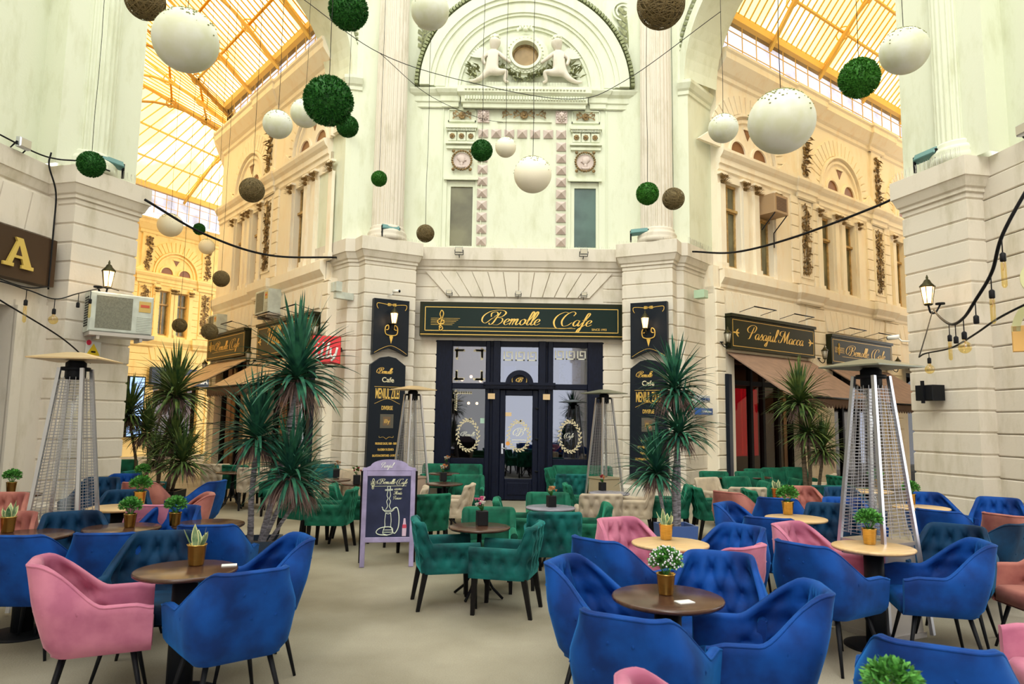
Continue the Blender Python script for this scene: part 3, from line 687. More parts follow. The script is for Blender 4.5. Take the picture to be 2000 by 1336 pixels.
# ---- glass roofs over the passages
def glass_roof(tagn, inner, outer, rafters, zw=11.15, zr=13.3, clere=True):
    ridge = [((a[0] + b[0]) / 2, (a[1] + b[1]) / 2) for a, b in zip(inner, outer)]
    g = MB(); fr = MB(); cl = MB()
    for i in range(len(inner) - 1):
        A0, A1 = Vector((*inner[i], zw)), Vector((*inner[i + 1], zw)); B0, B1 = Vector((*outer[i], zw)), Vector((*outer[i + 1], zw)); C0, C1 = Vector((*ridge[i], zr)), Vector((*ridge[i + 1], zr))
        g.add([A0, A1, C1, C0], [(0, 1, 2, 3)]); g.add([B0, B1, C1, C0], [(0, 1, 2, 3)])
        n = rafters[i]
        for k in range(n + 1):
            t = k / n
            for P0, P1 in ((A0, A1), (B0, B1)):
                a = P0.lerp(P1, t); c = C0.lerp(C1, t); fr.tube([a, c], .022, 4)
        nt = max(2, n // 9)
        for k in range(nt + 1):                                     # arched trusses
            t = k / nt; a = A0.lerp(A1, t); b = B0.lerp(B1, t); c = C0.lerp(C1, t)
            pts = [a.lerp(b, q) + Vector((0, 0, -.25 + 1.7 * math.sin(PI * q))) for q in [j / 12 for j in range(13)]]
            fr.tube(pts, .045, 5); fr.tube([a + Vector((0, 0, -.3)), c, b + Vector((0, 0, -.3))], .05, 4)
            for j in (2, 4, 8, 10):
                p = pts[j]; q_ = a.lerp(c, j / 6) if j < 6 else c.lerp(b, (j - 6) / 6); fr.tube([p, q_], .025, 4)
                T = Matrix.Translation((p + q_) / 2); cc = [T @ Vector((.18 * math.cos(u) * (b - a).normalized().x, .18 * math.cos(u) * (b - a).normalized().y, .18 * math.sin(u))) for u in [w_ * PI / 6 for w_ in range(12)]]
                fr.tube(cc, .02, 4, closed=True)
        for P0, P1 in ((A0, A1), (B0, B1)):
            for q in (.33, .66): fr.tube([P0.lerp(C0, q), P1.lerp(C1, q)], .04, 4)
        fr.tube([C0, C1], .07, 4)
        for P0, P1 in ((A0, A1), (B0, B1)): fr.tube([P0, P1], .16, 4)
        for P0, P1 in ((A0, A1), (B0, B1)):
            q0, q1 = P0.copy(), P1.copy(); q0.z = q1.z = 10.08; cl.add([q0, q1, P1, P0], [(0, 1, 2, 3)])
            nn = int((P1 - P0).length / .55)
            for k in range(nn + 1): a = P0.lerp(P1, k / nn); fr.tube([a, a - Vector((0, 0, zw - 10.08))], .014, 4)
            for z in (10.45, 10.8): fr.tube([Vector((P0.x, P0.y, z)), Vector((P1.x, P1.y, z))], .012, 4)
    root = empty('ceiling', label=None, kind=ST); root.name = 'ceiling'
    for mb, nm, mt in ((g, 'roof_glass', ROOFG), (fr, 'roof_frame', ROOFRIB), (cl, 'clerestory_glass', CLER)): mb.build(nm, mt, root)
    # daylight portals just above the glass help the renderer find the sky
    return root
glass_roof('l', [(-3.75, 14.75), (-8.8, 20.65), (-9.3, 23.0), (-8.6, 30.0)], [(-7.2, 12.1), (-13.6, 18.4), (-17.2, 24.0), (-11.5, 35.5)], [38, 14, 26])
glass_roof('r', [(4.45, 15.1), (15.4, 23.35)], [(6.4, 11.4), (18.5, 20.3)], [62])
# the rotunda behind the viewpoint and the third passage it opens into
m = MB(); B3 = [(0, 0), (0, 4.95), (.13, 5.0), (.13, 5.42), (0, 5.45), (0, 12.6)]
sweep(m, [(-3.6, -9), (-3.6, -2.2), (-7.6, 2.2), (-7.6, 3.6)], B3); sweep(m, [(7.1, 3.6), (7.1, 2.2), (3.4, -2.2), (3.4, -9)], B3)
struct(m, 'wall_rear_rotunda', IVORY)
# rotunda skylight
m = MB(); m.add([(-7.6, -2.0, 12.6), (7.6, -2.0, 12.6), (7.6, 16, 12.6), (-7.6, 16, 12.6)], [(0, 1, 2, 3)])
g = MB()
for k in range(14): x = -7.6 + 15.2 * k / 13; g.tube([(x, 3, 12.55), (x, 16, 12.55)], .03, 4)
for k in range(9): y = 3 + 13 * k / 8; g.tube([(-7.6, y, 12.52), (7.6, y, 12.52)], .04, 4)
root = empty('ceiling', kind=ST); m.build('roof_glass', CLEARG, root); g.build('roof_frame', mat('pale_iron', (.5, .55, .45), .5), root)

# ================================================================== FURNITURE
def smooth(t): t = max(0, min(1, t)); return t * t * (3 - 2 * t)
def upath(W, D, r, nseg):
    """half-open U in plan, front right tip -> back -> front left tip; returns (x, y, nx, ny, arc)"""
    pts = []; hw, hd = W / 2, D / 2
    def add(x, y, nx, ny): pts.append((x, y, nx, ny))
    n1 = nseg; 
    for k in range(n1): t = k / n1; add(hd - (2 * hd - r) * t, -hw, 0, -1)
    for k in range(7): a = R(90 * k / 7); add(-hd + r - r * math.sin(a), -hw + r - r * math.cos(a), -math.sin(a), -math.cos(a))
    n2 = 30
    for k in range(n2 + 1): t = k / n2; add(-hd, -hw + r + (W - 2 * r) * t, -1, 0)
    for k in range(1, 8): a = R(90 * k / 7); add(-hd + r - r * math.cos(a), hw - r + r * math.sin(a), -math.cos(a), math.sin(a))
    for k in range(1, n1 + 1): t = k / n1; add(-hd + r + (2 * hd - r) * t, hw, 0, 1)
    arc = 0; out = []
    for i, p in enumerate(pts):
        if i: arc += math.hypot(p[0] - pts[i - 1][0], p[1] - pts[i - 1][1])
        out.append((*p, arc))
    return [(x, y, nx, ny, s - arc / 2) for x, y, nx, ny, s in out]
def tuft(s, z, p, dep):
    q = p * 1.0; best = 0; j = round(z / q)
    for jj in (j - 1, j, j + 1):
        off = .5 if jj % 2 else 0; i = round(s / p - off)
        for ii in (i - 1, i, i + 1):
            d2 = (s - (ii + off) * p) ** 2 + (z - jj * q) ** 2; best = max(best, math.exp(-d2 / (2 * (.17 * p) ** 2)))
    u = (s / p + z / q / 2) ; v = (s / p - z / q / 2)
    cu = abs(u - round(u)); cv = abs(v - round(v)); cr = max(math.exp(-(cu / .09) ** 2), math.exp(-(cv / .09) ** 2))
    return dep * (best + .28 * cr)
def chair_shell(kind, W=.56, D=.53):
    A = kind == 'A'
    zb, arm, back, th = (.35, .63, .86, .05) if A else (.32, .585, .775, .07)
    P = upath(W, D, .13 if A else .10, 18 if A else 20); mb = MB(); mb.smooth = True; rim = []; rows = []; NO, NI = (8, 20) if A else (16, 9)
    hd = D / 2
    for x, y, nx, ny, s in P:
        if A: wb = smooth((.02 - x) / .24)
        else: wb = smooth((-.15 - x) / .045) if abs(ny) > .5 or x > -hd + .03 else 1.0
        top = arm + (back - arm) * wb - (.02 * smooth((x - hd + .1) / .1) if A else 0)
        bw = smooth((.05 - x) / (hd))
        def pos(off, z, tf=0):
            k = (z - zb)
            fl = (.10 if A else .02) * min(k, .28) - (.05 * (1 - min(1, k / .08)) ** 2 if A else .01 * (1 - min(1, k / .05)))
            X = x + nx * (off + fl - tf); Y = y + ny * (off + fl - tf)
            X -= (.22 if A else .16) * max(0, z - .42) * bw
            if A and z > arm - .05: Y *= 1 - .36 * smooth((z - arm + .05) / (back - arm + .05)) * .75
            return (X, Y, z)
        row = []
        for k in range(NO + 1):
            z = zb + (top - th * .4 - zb) * k / NO; tf = 0 if A else (tuft(s, z - .05, .135, .034) if (.36 < z < top - .05) else 0)
            row.append(pos(0, z, tf))
        for q in (45, 90, 135): row.append(pos(-th / 2 + th / 2 * math.cos(R(q)), top - th * .4 + th * .4 * math.sin(R(q))))
        for k in range(NI + 1):
            z = top - th * .4 + (.40 - top + th * .4) * k / NI
            tf = (tuft(s, z - .06, .135, .046) if (A and .47 < z < top - .05 and x < .0) else 0)
            row.append(pos(-th + (tf if A else 0), z, 0))
        rows.append(row); rim.append(pos(-.004 if A else -.006, top - (.012 if A else .02)))
    K = len(rows[0]); vs = [p for r_ in rows for p in r_]
    fs = [(i * K + j, i * K + j + 1, (i + 1) * K + j + 1, (i + 1) * K + j) for i in range(len(rows) - 1) for j in range(K - 1)]
    mb.add(vs, fs, True)
    for i, rv in ((0, 1), (len(rows) - 1, -1)):                      # arm fronts
        r_ = rows[i]; c = [Vector(p) for p in r_]; n = NO + 1
        ctr = [(c[k] + c[min(K - 1, K - 1 - k)]) / 2 for k in range(K // 2)]
        vs = [p for p in r_]; f = []
        for k in range(K // 2 - 0):
            a, b, cc, d = k, k + 1, K - 2 - k, K - 1 - k
            if b < cc: f.append((a, b, cc, d) if rv > 0 else (d, cc, b, a))
        mb.add(vs, f, False)
    if not A:                                                        # covered buttons at the tuft points
        bt = MB()
        for jj in (3, 4, 5):
            off = .5 if jj % 2 else 0
            for ii in range(-9, 10):
                s_ = (ii + off) * .135; z_ = jj * .135 + .05; i = min(range(len(P)), key=lambda q: abs(P[q][4] - s_))
                if abs(P[i][4] - s_) > .03 or i in (0, len(P) - 1): continue
                j = min(range(NO + 1), key=lambda q: abs(rows[i][q][2] - z_))
                if .38 < z_ < rows[i][NO][2] - .04 and abs(rows[i][j][2] - z_) < .03: bt.sphere(rows[i][j], .009, 6, 4)
        mb.buttons = bt
    bot = [r_[0] for r_ in rows]; mb.add(bot, [tuple(range(len(bot)))], False)
    return mb, rim
def cushion(W, D, x0, z0, z1, bulge=.02, puff=None):
    mb = MB(); n = 8; m_ = 10; lev = [(0, -.02), (.012, 0), (.75, 0), (.93, -.012), (1.0, -.04)]
    def outline(ins):
        w2 = W / 2 + ins; xa, xb = x0 - ins, x0 + D + ins; r = .06; o = []
        for cx, cy, a0 in ((xb - r, -w2 + r, -90), (xb - r, w2 - r, 0), (xa + r, w2 - r, 90), (xa + r, -w2 + r, 180)):
            for k in range(6): a = R(a0 + 90 * k / 5); o.append((cx + r * math.cos(a), cy + r * math.sin(a)))
        return o
    vs = []; N = 24
    for t, ins in lev: vs += [(x, y, z0 + (z1 - z0) * t) for x, y in outline(ins)]
    fs = [(i * N + k, i * N + (k + 1) % N, (i + 1) * N + (k + 1) % N, (i + 1) * N + k) for i in range(len(lev) - 1) for k in range(N)]
    b = (len(lev) - 1) * N; cxm = x0 + D / 2
    for q, h in ((.6, .008), (.25, .014)): vs += [(cxm + (x - cxm) * q, y * q, z1 + h) for x, y in outline(-.04)]
    fs += [(b + i * N + k, b + i * N + (k + 1) % N, b + (i + 1) * N + (k + 1) % N, b + (i + 1) * N + k) for i in range(2) for k in range(N)]
    fs += [tuple(b + 2 * N + k for k in range(N)), tuple(range(N))[::-1]]
    return mb.add(vs, fs, True)
PROTO = {}
def make_chair(kind, mtl, W=None):
    key = (kind, mtl.name, W)
    if key in PROTO: return PROTO[key]
    o = empty('armchair' if kind == 'A' else ('tufted_armchair' if not W else 'tufted_sofa'))
    if kind == 'A':
        sh, rim = chair_shell('A'); so = sh.build('upholstered_shell', mtl, o)
        t = MB(); t.tube(rim, .0065, 6); t.build('piping', mtl, so)
        cushion(.46, .50, -.23, .36, .475).build('seat', mtl, o)
        u = MB(); u.box(-.19, .19, -.17, .17, .342, .37); u.build('seat_frame', BLACK, o)
        for sx, sy in ((1, 1), (1, -1), (-1, 1), (-1, -1)):
            l = MB(); l.tube([(sx * .17, sy * .17, .36), (sx * .25, sy * .25, 0.0)], [.017, .010], 8); l.build('leg', BLACK, o)
    else:
        Wd = W or .56; sh, rim = chair_shell('B', Wd, .53); so = sh.build('upholstered_shell', mtl, o); sh.buttons.build('buttons', mtl, so)
        cushion(Wd - .13, .47, -.21, .32, .45).build('seat', mtl, o)
        for sx, sy in ((1, 1), (1, -1), (-1, 1), (-1, -1)):
            l = MB(); x, y = sx * .22, sy * (Wd / 2 - .06); dx = -.06 if sx < 0 else .015; a, b = .024, .016
            l.add([(x - a, y - a, .33), (x + a, y - a, .33), (x + a, y + a, .33), (x - a, y + a, .33), (x + dx - b, y - b, 0), (x + dx + b, y - b, 0), (x + dx + b, y + b, 0), (x + dx - b, y + b, 0)],
                  [(0, 1, 2, 3), (7, 6, 5, 4), (0, 4, 5, 1), (1, 5, 6, 2), (2, 6, 7, 3), (3, 7, 4, 0)], False); l.build('leg', BLACKW, o)
    PROTO[key] = o; o['_fresh'] = 1; return o
def place(proto, x, y, th, label, cat, group, z=0.0, s=1.0):
    if proto.get('_fresh'): o = proto; del o['_fresh']
    else: o = copy_tree(proto)
    o.location = (x, y, z); o.rotation_euler = (0, 0, R(th)); o.scale = (s, s, s)
    for k in ('label', 'category', 'group'):
        if k in o: del o[k]
    return tag(o, label, cat, group)
VEL = dict(blue=BLUEV, deep=SHADEV, pink=PINKV, peach=PEACHV, green=GREENV, aqua=AQUAV, cream=CREAMV)
CHAIRS = [
    ('A', 'pink', -2.38, 4.29, 26, 'pink velvet armchair seen side-on, facing the dark round table', 'pink velvet armchairs', None),
    ('A', 'blue', -1.6, 4.2, 130, 'bright blue velvet armchair from behind, in front of the brown snake-plant table', 'blue velvet armchairs', None),
    ('A', 'blue', -1.74, 4.91, 212, 'bright blue velvet armchair with creased back, beside the slate planter, facing left', 'blue velvet armchairs', None),
    ('A', 'deep', -2.4, 4.87, -78, 'shaded blue tufted armchair behind the brown snake-plant table, beside the pink chair', 'blue velvet armchairs', None),
    ('A', 'blue', -2.91, 5.42, 98, 'plain-backed blue armchair between the far-left blue back and the shaded blue tufted chair', 'blue velvet armchairs', None),
    ('A', 'blue', -3.43, 5.28, 92, 'plain-backed blue armchair cut by the left picture edge', 'blue velvet armchairs', None),
    ('A', 'deep', -3.54, 5.89, -52, 'shaded blue armchair behind the table with two leafy gold pots, at its left', 'blue velvet armchairs', None),
    ('A', 'blue', -2.39, 5.86, 100, 'low dark blue chair back between the slate planter and the two leafy gold pots', 'blue velvet armchairs', None),
    ('A', 'peach', -4.16, 5.77, -80, 'dusty pink armchair behind the small snake plant at the left edge', 'pink velvet armchairs', None),
    ('A', 'peach', -5.24, 7.24, -82, 'dusty pink armchair below the leafy pot beside the left wall', 'pink velvet armchairs', None),
    ('A', 'deep', -5.37, 9.23, -80, 'shaded blue armchair with buttoned back right beside the tall steel heater on the left', 'blue velvet armchairs', None),
    ('A', 'deep', -4.15, 7.68, -70, 'shaded blue armchair back partly hidden by a leafy gold pot, left of the planter', 'blue velvet armchairs', None),
    ('A', 'blue', -3.1, 6.37, -95, 'dark blue armchair behind the leafy gold pot next to the slate planter', 'blue velvet armchairs', None),
    ('A', 'peach', -4.65, 9.26, 92, 'dusty pink chair back between two far leafy pots, left of the black palm planter', 'pink velvet armchairs', None),
    ('A', 'pink', -3.38, 7.04, 90, 'pink chair back half hidden behind the two leafy gold pots', 'pink velvet armchairs', None),
    ('A', 'blue', -4.12, 9.32, 175, 'dark blue armchair just right of the black square palm planter', 'blue velvet armchairs', None),
    ('A', 'peach', -3.55, 7.61, 205, 'light peach armchair seen side-on right of the black palm planter', 'pink velvet armchairs', None),
    ('A', 'blue', -5.44, 9.83, -90, 'small distant blue chair back left of the black palm planter', 'blue velvet armchairs', None),
    ('A', 'blue', 0.61, 4.24, -28, 'blue tufted armchair at the left of the dark table with the flowering pot', 'blue velvet armchairs', None),
    ('A', 'blue', 0.65, 3.45, 62, 'blue armchair with plain back toward us, in front of the dark flowering-pot table', 'blue velvet armchairs', None),
    ('A', 'blue', 1.26, 3.79, 172, 'bright blue armchair with curved side, right of the dark flowering-pot table', 'blue velvet armchairs', None),
    ('A', 'blue', 1.24, 4.37, -112, 'blue tufted armchair directly behind the dark flowering-pot table', 'blue velvet armchairs', None),
    ('A', 'blue', 0.84, 5.37, 42, 'blue armchair seen from behind, left of the light oak snake-plant table', 'blue velvet armchairs', None),
    ('A', 'pink', 1.08, 5.96, -62, 'pink tufted armchair behind the blue one at the light oak snake-plant table', 'pink velvet armchairs', None),
    ('A', 'blue', 1.67, 5.71, -142, 'blue armchair right of the light oak snake-plant table', 'blue velvet armchairs', None),
    ('A', 'pink', 1.43, 5.19, 128, 'pink armchair with piped edge between the light oak tables', 'pink velvet armchairs', None),
    ('A', 'blue', 2.5, 7.34, -40, 'blue armchair with three creases near the blue palm planter', 'blue velvet armchairs', None),
    ('A', 'peach', 2.92, 8.96, 35, 'dusty rose armchair behind the creased blue chair near the blue planter', 'pink velvet armchairs', None),
    ('A', 'blue', 3.18, 8.41, 62, 'dark blue chair back under the small gold pot of snake plant', 'blue velvet armchairs', None),
    ('A', 'blue', 2.47, 6.72, 62, 'plain dark blue chair back before the light table with leafy gold pot', 'blue velvet armchairs', None),
    ('A', 'pink', 2.55, 5.84, -52, 'pink tufted armchair left of the oak table that stands before the tall heater', 'pink velvet armchairs', None),
    ('A', 'blue', 2.32, 5.26, 32, 'blue armchair with smudged back, left of the oak table before the tall heater', 'blue velvet armchairs', None),
    ('A', 'deep', 3.59, 5.86, -130, 'shaded blue tufted armchair behind the oak table before the tall heater, facing it', 'blue velvet armchairs', None),
    ('A', 'blue', 3.12, 5.33, 165, 'blue armchair seen side-on, right of the oak table before the tall heater', 'blue velvet armchairs', None),
    ('A', 'peach', 5.04, 7.02, 22, 'dusty pink armchair facing away at the right edge, behind the side-on blue chair', 'pink velvet armchairs', None),
    ('A', 'blue', 1.8, 3.1, 62, 'blue armchair cut by the bottom edge at right, its top edge only in view', 'blue velvet armchairs', None),
    ('A', 'pink', 2.87, 3.65, 165, 'pink armchair cut by the lower right picture edge', 'pink velvet armchairs', None),
    ('A', 'pink', 0.72, 2.26, -8, 'tip of a pink chair back at the bottom edge of the picture', 'pink velvet armchairs', None),
    ('A', 'deep', 3.29, 7.33, -108, 'shaded blue armchair behind the light table with the leafy gold pot', 'blue velvet armchairs', None),
    ('A', 'blue', 3.77, 7.94, -100, 'dark blue high chair back left of the tall right heater', 'blue velvet armchairs', None),
    ('A', 'deep', 4.45, 9.3, -85, 'shaded blue rounded chair back behind the dark blue chair near the right heater', 'blue velvet armchairs', None),
    ('A', 'peach', 3.91, 9.37, -88, 'small dusty pink tufted chair back below the far right palm', 'pink velvet armchairs', None),
    ('A', 'blue', 5.22, 8.72, -90, 'blue tufted chair back against the right pier, beside the heater', 'blue velvet armchairs', None),
    ('A', 'blue', 5.62, 8.24, -125, 'blue tufted armchair against the right pier, nearer the picture edge', 'blue velvet armchairs', None),
    ('A', 'blue', 4.52, 7.36, 38, 'dark blue armchair seen from behind, between the right heater and the pier', 'blue velvet armchairs', None),
    ('A', 'deep', 4.31, 6.56, 120, 'blue chair back just cut by the right picture edge', 'blue velvet armchairs', None),
    ('A', 'peach', 4.03, 5.42, 180, 'pink armchair partly out of the right picture edge behind the side-on chair', 'pink velvet armchairs', None),
    ('B', 'aqua', -0.58, 6.7, 14, 'teal tufted armchair at the left of the centre black table, closest to the chalkboard', 'green tufted armchairs', None),
    ('B', 'aqua', -0.03, 6.49, 166, 'teal tufted armchair at the right of the centre black table', 'green tufted armchairs', None),
    ('B', 'green', -0.21, 7.32, -88, 'green armchair behind the centre black table with the pink flowers', 'green tufted armchairs', None),
    ('B', 'green', 0.12, 8.42, 0, 'green armchair at the left of the grey table with the orange flowers', 'green tufted armchairs', None),
    ('B', 'aqua', 0.45, 7.53, 92, 'teal tufted armchair back in front of the grey table with the orange flowers', 'green tufted armchairs', None),
    ('B', 'green', 0.49, 8.96, -90, 'green armchair behind the grey table with the orange flowers', 'green tufted armchairs', None),
    ('B', 'green', 0.82, 8.04, 178, 'green armchair at the right of the grey table with the orange flowers', 'green tufted armchairs', None),
    ('B', 'green', 1.11, 10.57, 2, 'light-struck green armchair left of the lilac-grey table by the middle heater', 'green tufted armchairs', None),
    ('B', 'cream', -0.84, 10.3, 172, 'cream tufted armchair beside the chalkboard, facing left', 'cream tufted armchairs', None),
    ('B', 'cream', -1.43, 9.75, 185, 'cream armchair just behind the chalkboard edge', 'cream tufted armchairs', None),
    ('B', 'cream', 1.16, 9.39, 92, 'cream tufted chair back in front of the lilac-grey table', 'cream tufted armchairs', None),
    ('B', 'cream', 1.8, 10.46, 172, 'cream armchair with patterned side, by the blue planter palm', 'cream tufted armchairs', None),
    ('B', 'green', -1.1, 9.05, 120, 'dark green chair back touching the right edge of the chalkboard', 'green tufted armchairs', None),
    ('B', 'green', -0.71, 11.75, -90, 'green armchair in front of the left green sofa', 'green tufted armchairs', None),
    ('B', 'green', 1.03, 14.05, -20, 'green armchair left of the right-hand green sofa, beside the door', 'green tufted armchairs', None),
    ('B', 'aqua', 1.08, 12.74, 90, 'teal green low chair back in front of the right-hand green sofa', 'green tufted armchairs', None),
    ('B', 'green', -2.18, 9.97, 8, 'dark green armchair with buttoned side, left of the chalkboard', 'green tufted armchairs', None),
    ('B', 'green', -2.84, 9.93, 60, 'dark green armchair behind the front palm leaves', 'green tufted armchairs', None),
    ('B', 'green', -2.34, 9.42, 180, 'green armchair tucked against the left frame of the chalkboard', 'green tufted armchairs', None),
    ('B', 'aqua', -3.65, 13.93, -80, 'teal armchair in front of the left passage pier', 'green tufted armchairs', None),
    ('B', 'cream', -2.97, 12.65, -120, 'small cream armchair by the rusticated pier left of the menu board', 'cream tufted armchairs', None),
    ('B', 'cream', -5.78, 14.13, 100, 'cream armchair in the left passage, first of the row', 'cream tufted armchairs', None),
    ('B', 'green', -5.21, 13.87, 80, 'green armchair between two cream ones in the left passage', 'green tufted armchairs', None),
    ('B', 'cream', -4.77, 13.27, 110, 'cream tub chair behind the front palm trunk in the left passage', 'cream tufted armchairs', None),
    ('B', 'green', -7.9, 14.55, -60, 'green armchair deep in the left passage beside the pier', 'green tufted armchairs', None),
    ('B', 'aqua', -6.01, 11.83, 0, 'pale green armchair near the left pier, in front of the thin palms', 'green tufted armchairs', None),
    ('B', 'green', -4.02, 12.5, -90, 'green armchair under the left passage heater', 'green tufted armchairs', None),
    ('B', 'green', 2.36, 10.59, 172, 'dark green tufted armchair right of the blue planter palm trunk', 'green tufted armchairs', None),
    ('B', 'green', 2.96, 10.39, 0, 'dark green armchair behind the blue planter palm trunk', 'green tufted armchairs', None),
    ('B', 'cream', 3.46, 11.89, -60, 'cream tufted chair back against the pier behind the palm', 'cream tufted armchairs', None),
    ('B', 'cream', 3.46, 10.65, 90, 'low cream chair behind the dusty rose armchair', 'cream tufted armchairs', None),
    ('B', 'green', 3.9, 13.44, -90, 'green chair back first from the pier in the row under the brown awning', 'green tufted armchairs', None),
    ('B', 'green', 4.6, 13.5, -90, 'green chair back second from the pier in the row under the brown awning', 'green tufted armchairs', None),
    ('B', 'green', 4.01, 12.18, -70, 'bright green armchair before the awning row', 'green tufted armchairs', None),
    ('B', 'green', 3.62, 10.05, 0, 'green armchair with open arms behind the snake-plant pot', 'green tufted armchairs', None),
    ('B', 'green', 3.82, 11.42, 180, 'dark green armchair facing left behind the snake-plant pot', 'green tufted armchairs', None),
    ('B', 'green', 5.07, 14.39, -90, 'green chair back by the red-curtained window', 'green tufted armchairs', None),
    ('B', 'green', 5.58, 14.81, -90, 'green chair back right of the red-curtained window', 'green tufted armchairs', None),
    ('B', 'green', 6.11, 15.1, -90, 'olive green chair back left of the far right palm trunk', 'green tufted armchairs', None),
    ('B', 'green', 4.58, 12.08, 180, 'green armchair at the foot of the far right palm', 'green tufted armchairs', None),
    ('B', 'green', 6.18, 13.03, 10, 'green armchair right of the far right palm trunk', 'green tufted armchairs', None),
    ('B', 'cream', 5.87, 13.62, 150, 'yellow-cream chair back right of the far right palm', 'cream tufted armchairs', None),
    ('B', 'aqua', 4.86, 11.16, 90, 'teal chair back low behind the shaded blue rounded chair', 'green tufted armchairs', None),
    ('B', 'green', -1.2, 14.62, -90, 'green buttoned sofa under the left cafe window', 'green sofas under the cafe windows', 1.25),
    ('B', 'green', 1.5, 14.62, -90, 'green buttoned sofa under the right cafe window', 'green sofas under the cafe windows', 1.25),
]
for k, c, x, y, th, lab, grp, W in CHAIRS:
    place(make_chair(k, VEL[c], W), x, y, th, lab, "sofa" if W else "armchair", grp)

# ---- tables
def make_table(kind, topm):
    key = ('T', kind, topm.name)
    if key in PROTO: return PROTO[key]
    o = empty('bistro_table'); h = .75 if kind == 'A' else (.66 if kind == 'B' else .50)
    t = MB(); t.lathe([(0.0, h - .028), (.285, h - .028), (.297, h - .02), (.30, h - .012), (.297, h - .003), (.29, h), (0.0, h)], 48); t.build('tabletop', topm, o)
    if kind == 'A':
        c = MB(); c.lathe([(.075, .02), (.072, h - .05)], 20); c.lathe([(.13, h - .05), (.13, h - .03)], 20); c.build('column', BLACK, o)
        b = MB(); b.lathe([(.235, 0), (.235, .012), (.20, .02), (.06, .03), (0, .03)], 36); b.build('base', BLACK, o)
    else:
        c = MB(); c.lathe([(.03, .22), (.022, h - .05)], 12); c.lathe([(.10, h - .05), (.10, h - .03)], 16); c.build('column', BLACK, o)
        for k in range(4):
            a = R(45 + 90 * k); l = MB(); l.tube([(math.cos(a) * r_, math.sin(a) * r_, z) for r_, z in ((.02, h * .7), (.035, .36), (.07, .22), (.15, .10), (.26, .012))], .013, 8); l.build('leg', BLACK, o)
        rg = MB(); rg.tube([(.085 * math.cos(2 * PI * k / 16), .085 * math.sin(2 * PI * k / 16), .20) for k in range(16)], .008, 6, closed=True); rg.build('ring', BLACK, o)
    PROTO[key] = o; o['_fresh'] = 1; return o
def make_plant(kind):
    if kind in PROTO: return PROTO[kind]
    rn = random.Random(sum(map(ord, kind)))
    if kind in ('bush', 'bloom', 'snake'):
        o = empty({'bush': 'potted_herb', 'bloom': 'potted_flowering_herb', 'snake': 'potted_snake_plant'}[kind])
        p = MB(); p.lathe([(.036, 0), (.040, .005), (.050, .105), (.053, .107), (.053, .112), (.047, .112), (.046, .09)], 28); po = p.build('pot', BRASS, o); p = MB(); p.lathe([(.0465, .088), (.02, .094), (0, .095)], 20); p.build('soil', SOIL, po)
        if kind == 'snake':
            l = MB(); e = MB()
            for a, tl, L in ((10, .25, .12), (100, .3, .10), (190, .55, .12), (260, .2, .14), (330, .6, .11), (60, .6, .09)):
                d = Vector((math.cos(R(a)) * tl, math.sin(R(a)) * tl, 1)); b0 = (.018 * math.cos(R(a)), .018 * math.sin(R(a)), .085); up = (math.cos(R(a)), math.sin(R(a)), .01)
                e.leaf(b0, d, up, L * 1.03, .044, .05, 5); l.leaf(Vector(b0) + Vector(up) * .0015 , d, up, L * .97, .032, .05, 5); l.leaf(Vector(b0) - Vector(up) * .0015, d, up, L * .97, .032, .05, 5)
            l.build('leaves', SNAKE, o); e.build('leaf_edges', SNAKEE, o)
        else:
            l = MB(); f = MB(); n = 620
            for k in range(n):
                u = rn.random() ** .4; a = rn.uniform(0, 2 * PI); b = math.acos(rn.uniform(-.35, 1)); d = Vector((math.sin(b) * math.cos(a), math.sin(b) * math.sin(a), math.cos(b)))
                c = Vector((0, 0, .175)) + Vector((d.x * .082, d.y * .082, d.z * .068)) * u
                l.leaf(c, d + Vector((rn.uniform(-.6, .6), rn.uniform(-.6, .6), rn.uniform(-.2, .7))), (rn.uniform(-1, 1), rn.uniform(-1, 1), 1), .024, .017, .2, 2)
                if kind == 'bloom' and u > .8 and k % 2: f.sphere(c + d * .016, .0055, 6, 4)
            for k in range(14):
                a = k * 2.4; l.tube([(0, 0, .09), (.05 * math.cos(a), .05 * math.sin(a), .17)], .002, 4)
            l.build('foliage', LEAFH, o)
            if kind == 'bloom': f.build('blossoms', mat('pale_blossom', (.75, .72, .82), .6), o)
    else:
        o = empty('vase_of_flowers'); p = MB(); p.bbox(-.045, .045, -.045, .045, 0, .12, .004); p.build('vase', POTK, o)
        l = MB()
        for k in range(26): a = k * 2.4; l.leaf((0, 0, .11), (math.cos(a) * .5, math.sin(a) * .5, 1), (1, 0, 0), .07, .02, .3, 3)
        l.build('stems', LEAFH, o)
        ms = {'pinkvase': (FLOWP, FLOWW), 'orangevase': (FLOWO, TAN), 'redvase': (FLOWR, FLOWO), 'mixvase': (FLOWO, FLOWW), 'darkvase': (FLOWR, LEAFY)}[kind]
        for j, mm in enumerate(ms):
            f = MB()
            for k in range(8):
                a = rn.uniform(0, 6.28); r_ = rn.uniform(.0, .06); c = Vector((r_ * math.cos(a), r_ * math.sin(a), .15 + rn.uniform(0, .055) + .02 * (1 - r_ * 10)))
                for q in range(7): b = q * .9; f.leaf(c, (math.cos(b), math.sin(b), .7), (0, 0, 1), .024, .018, -.3, 2)
                f.sphere(c, .007, 5, 4)
            f.build('petals', mm, o)
    PROTO[kind] = o; o['_fresh'] = 1; return o
TS = {}
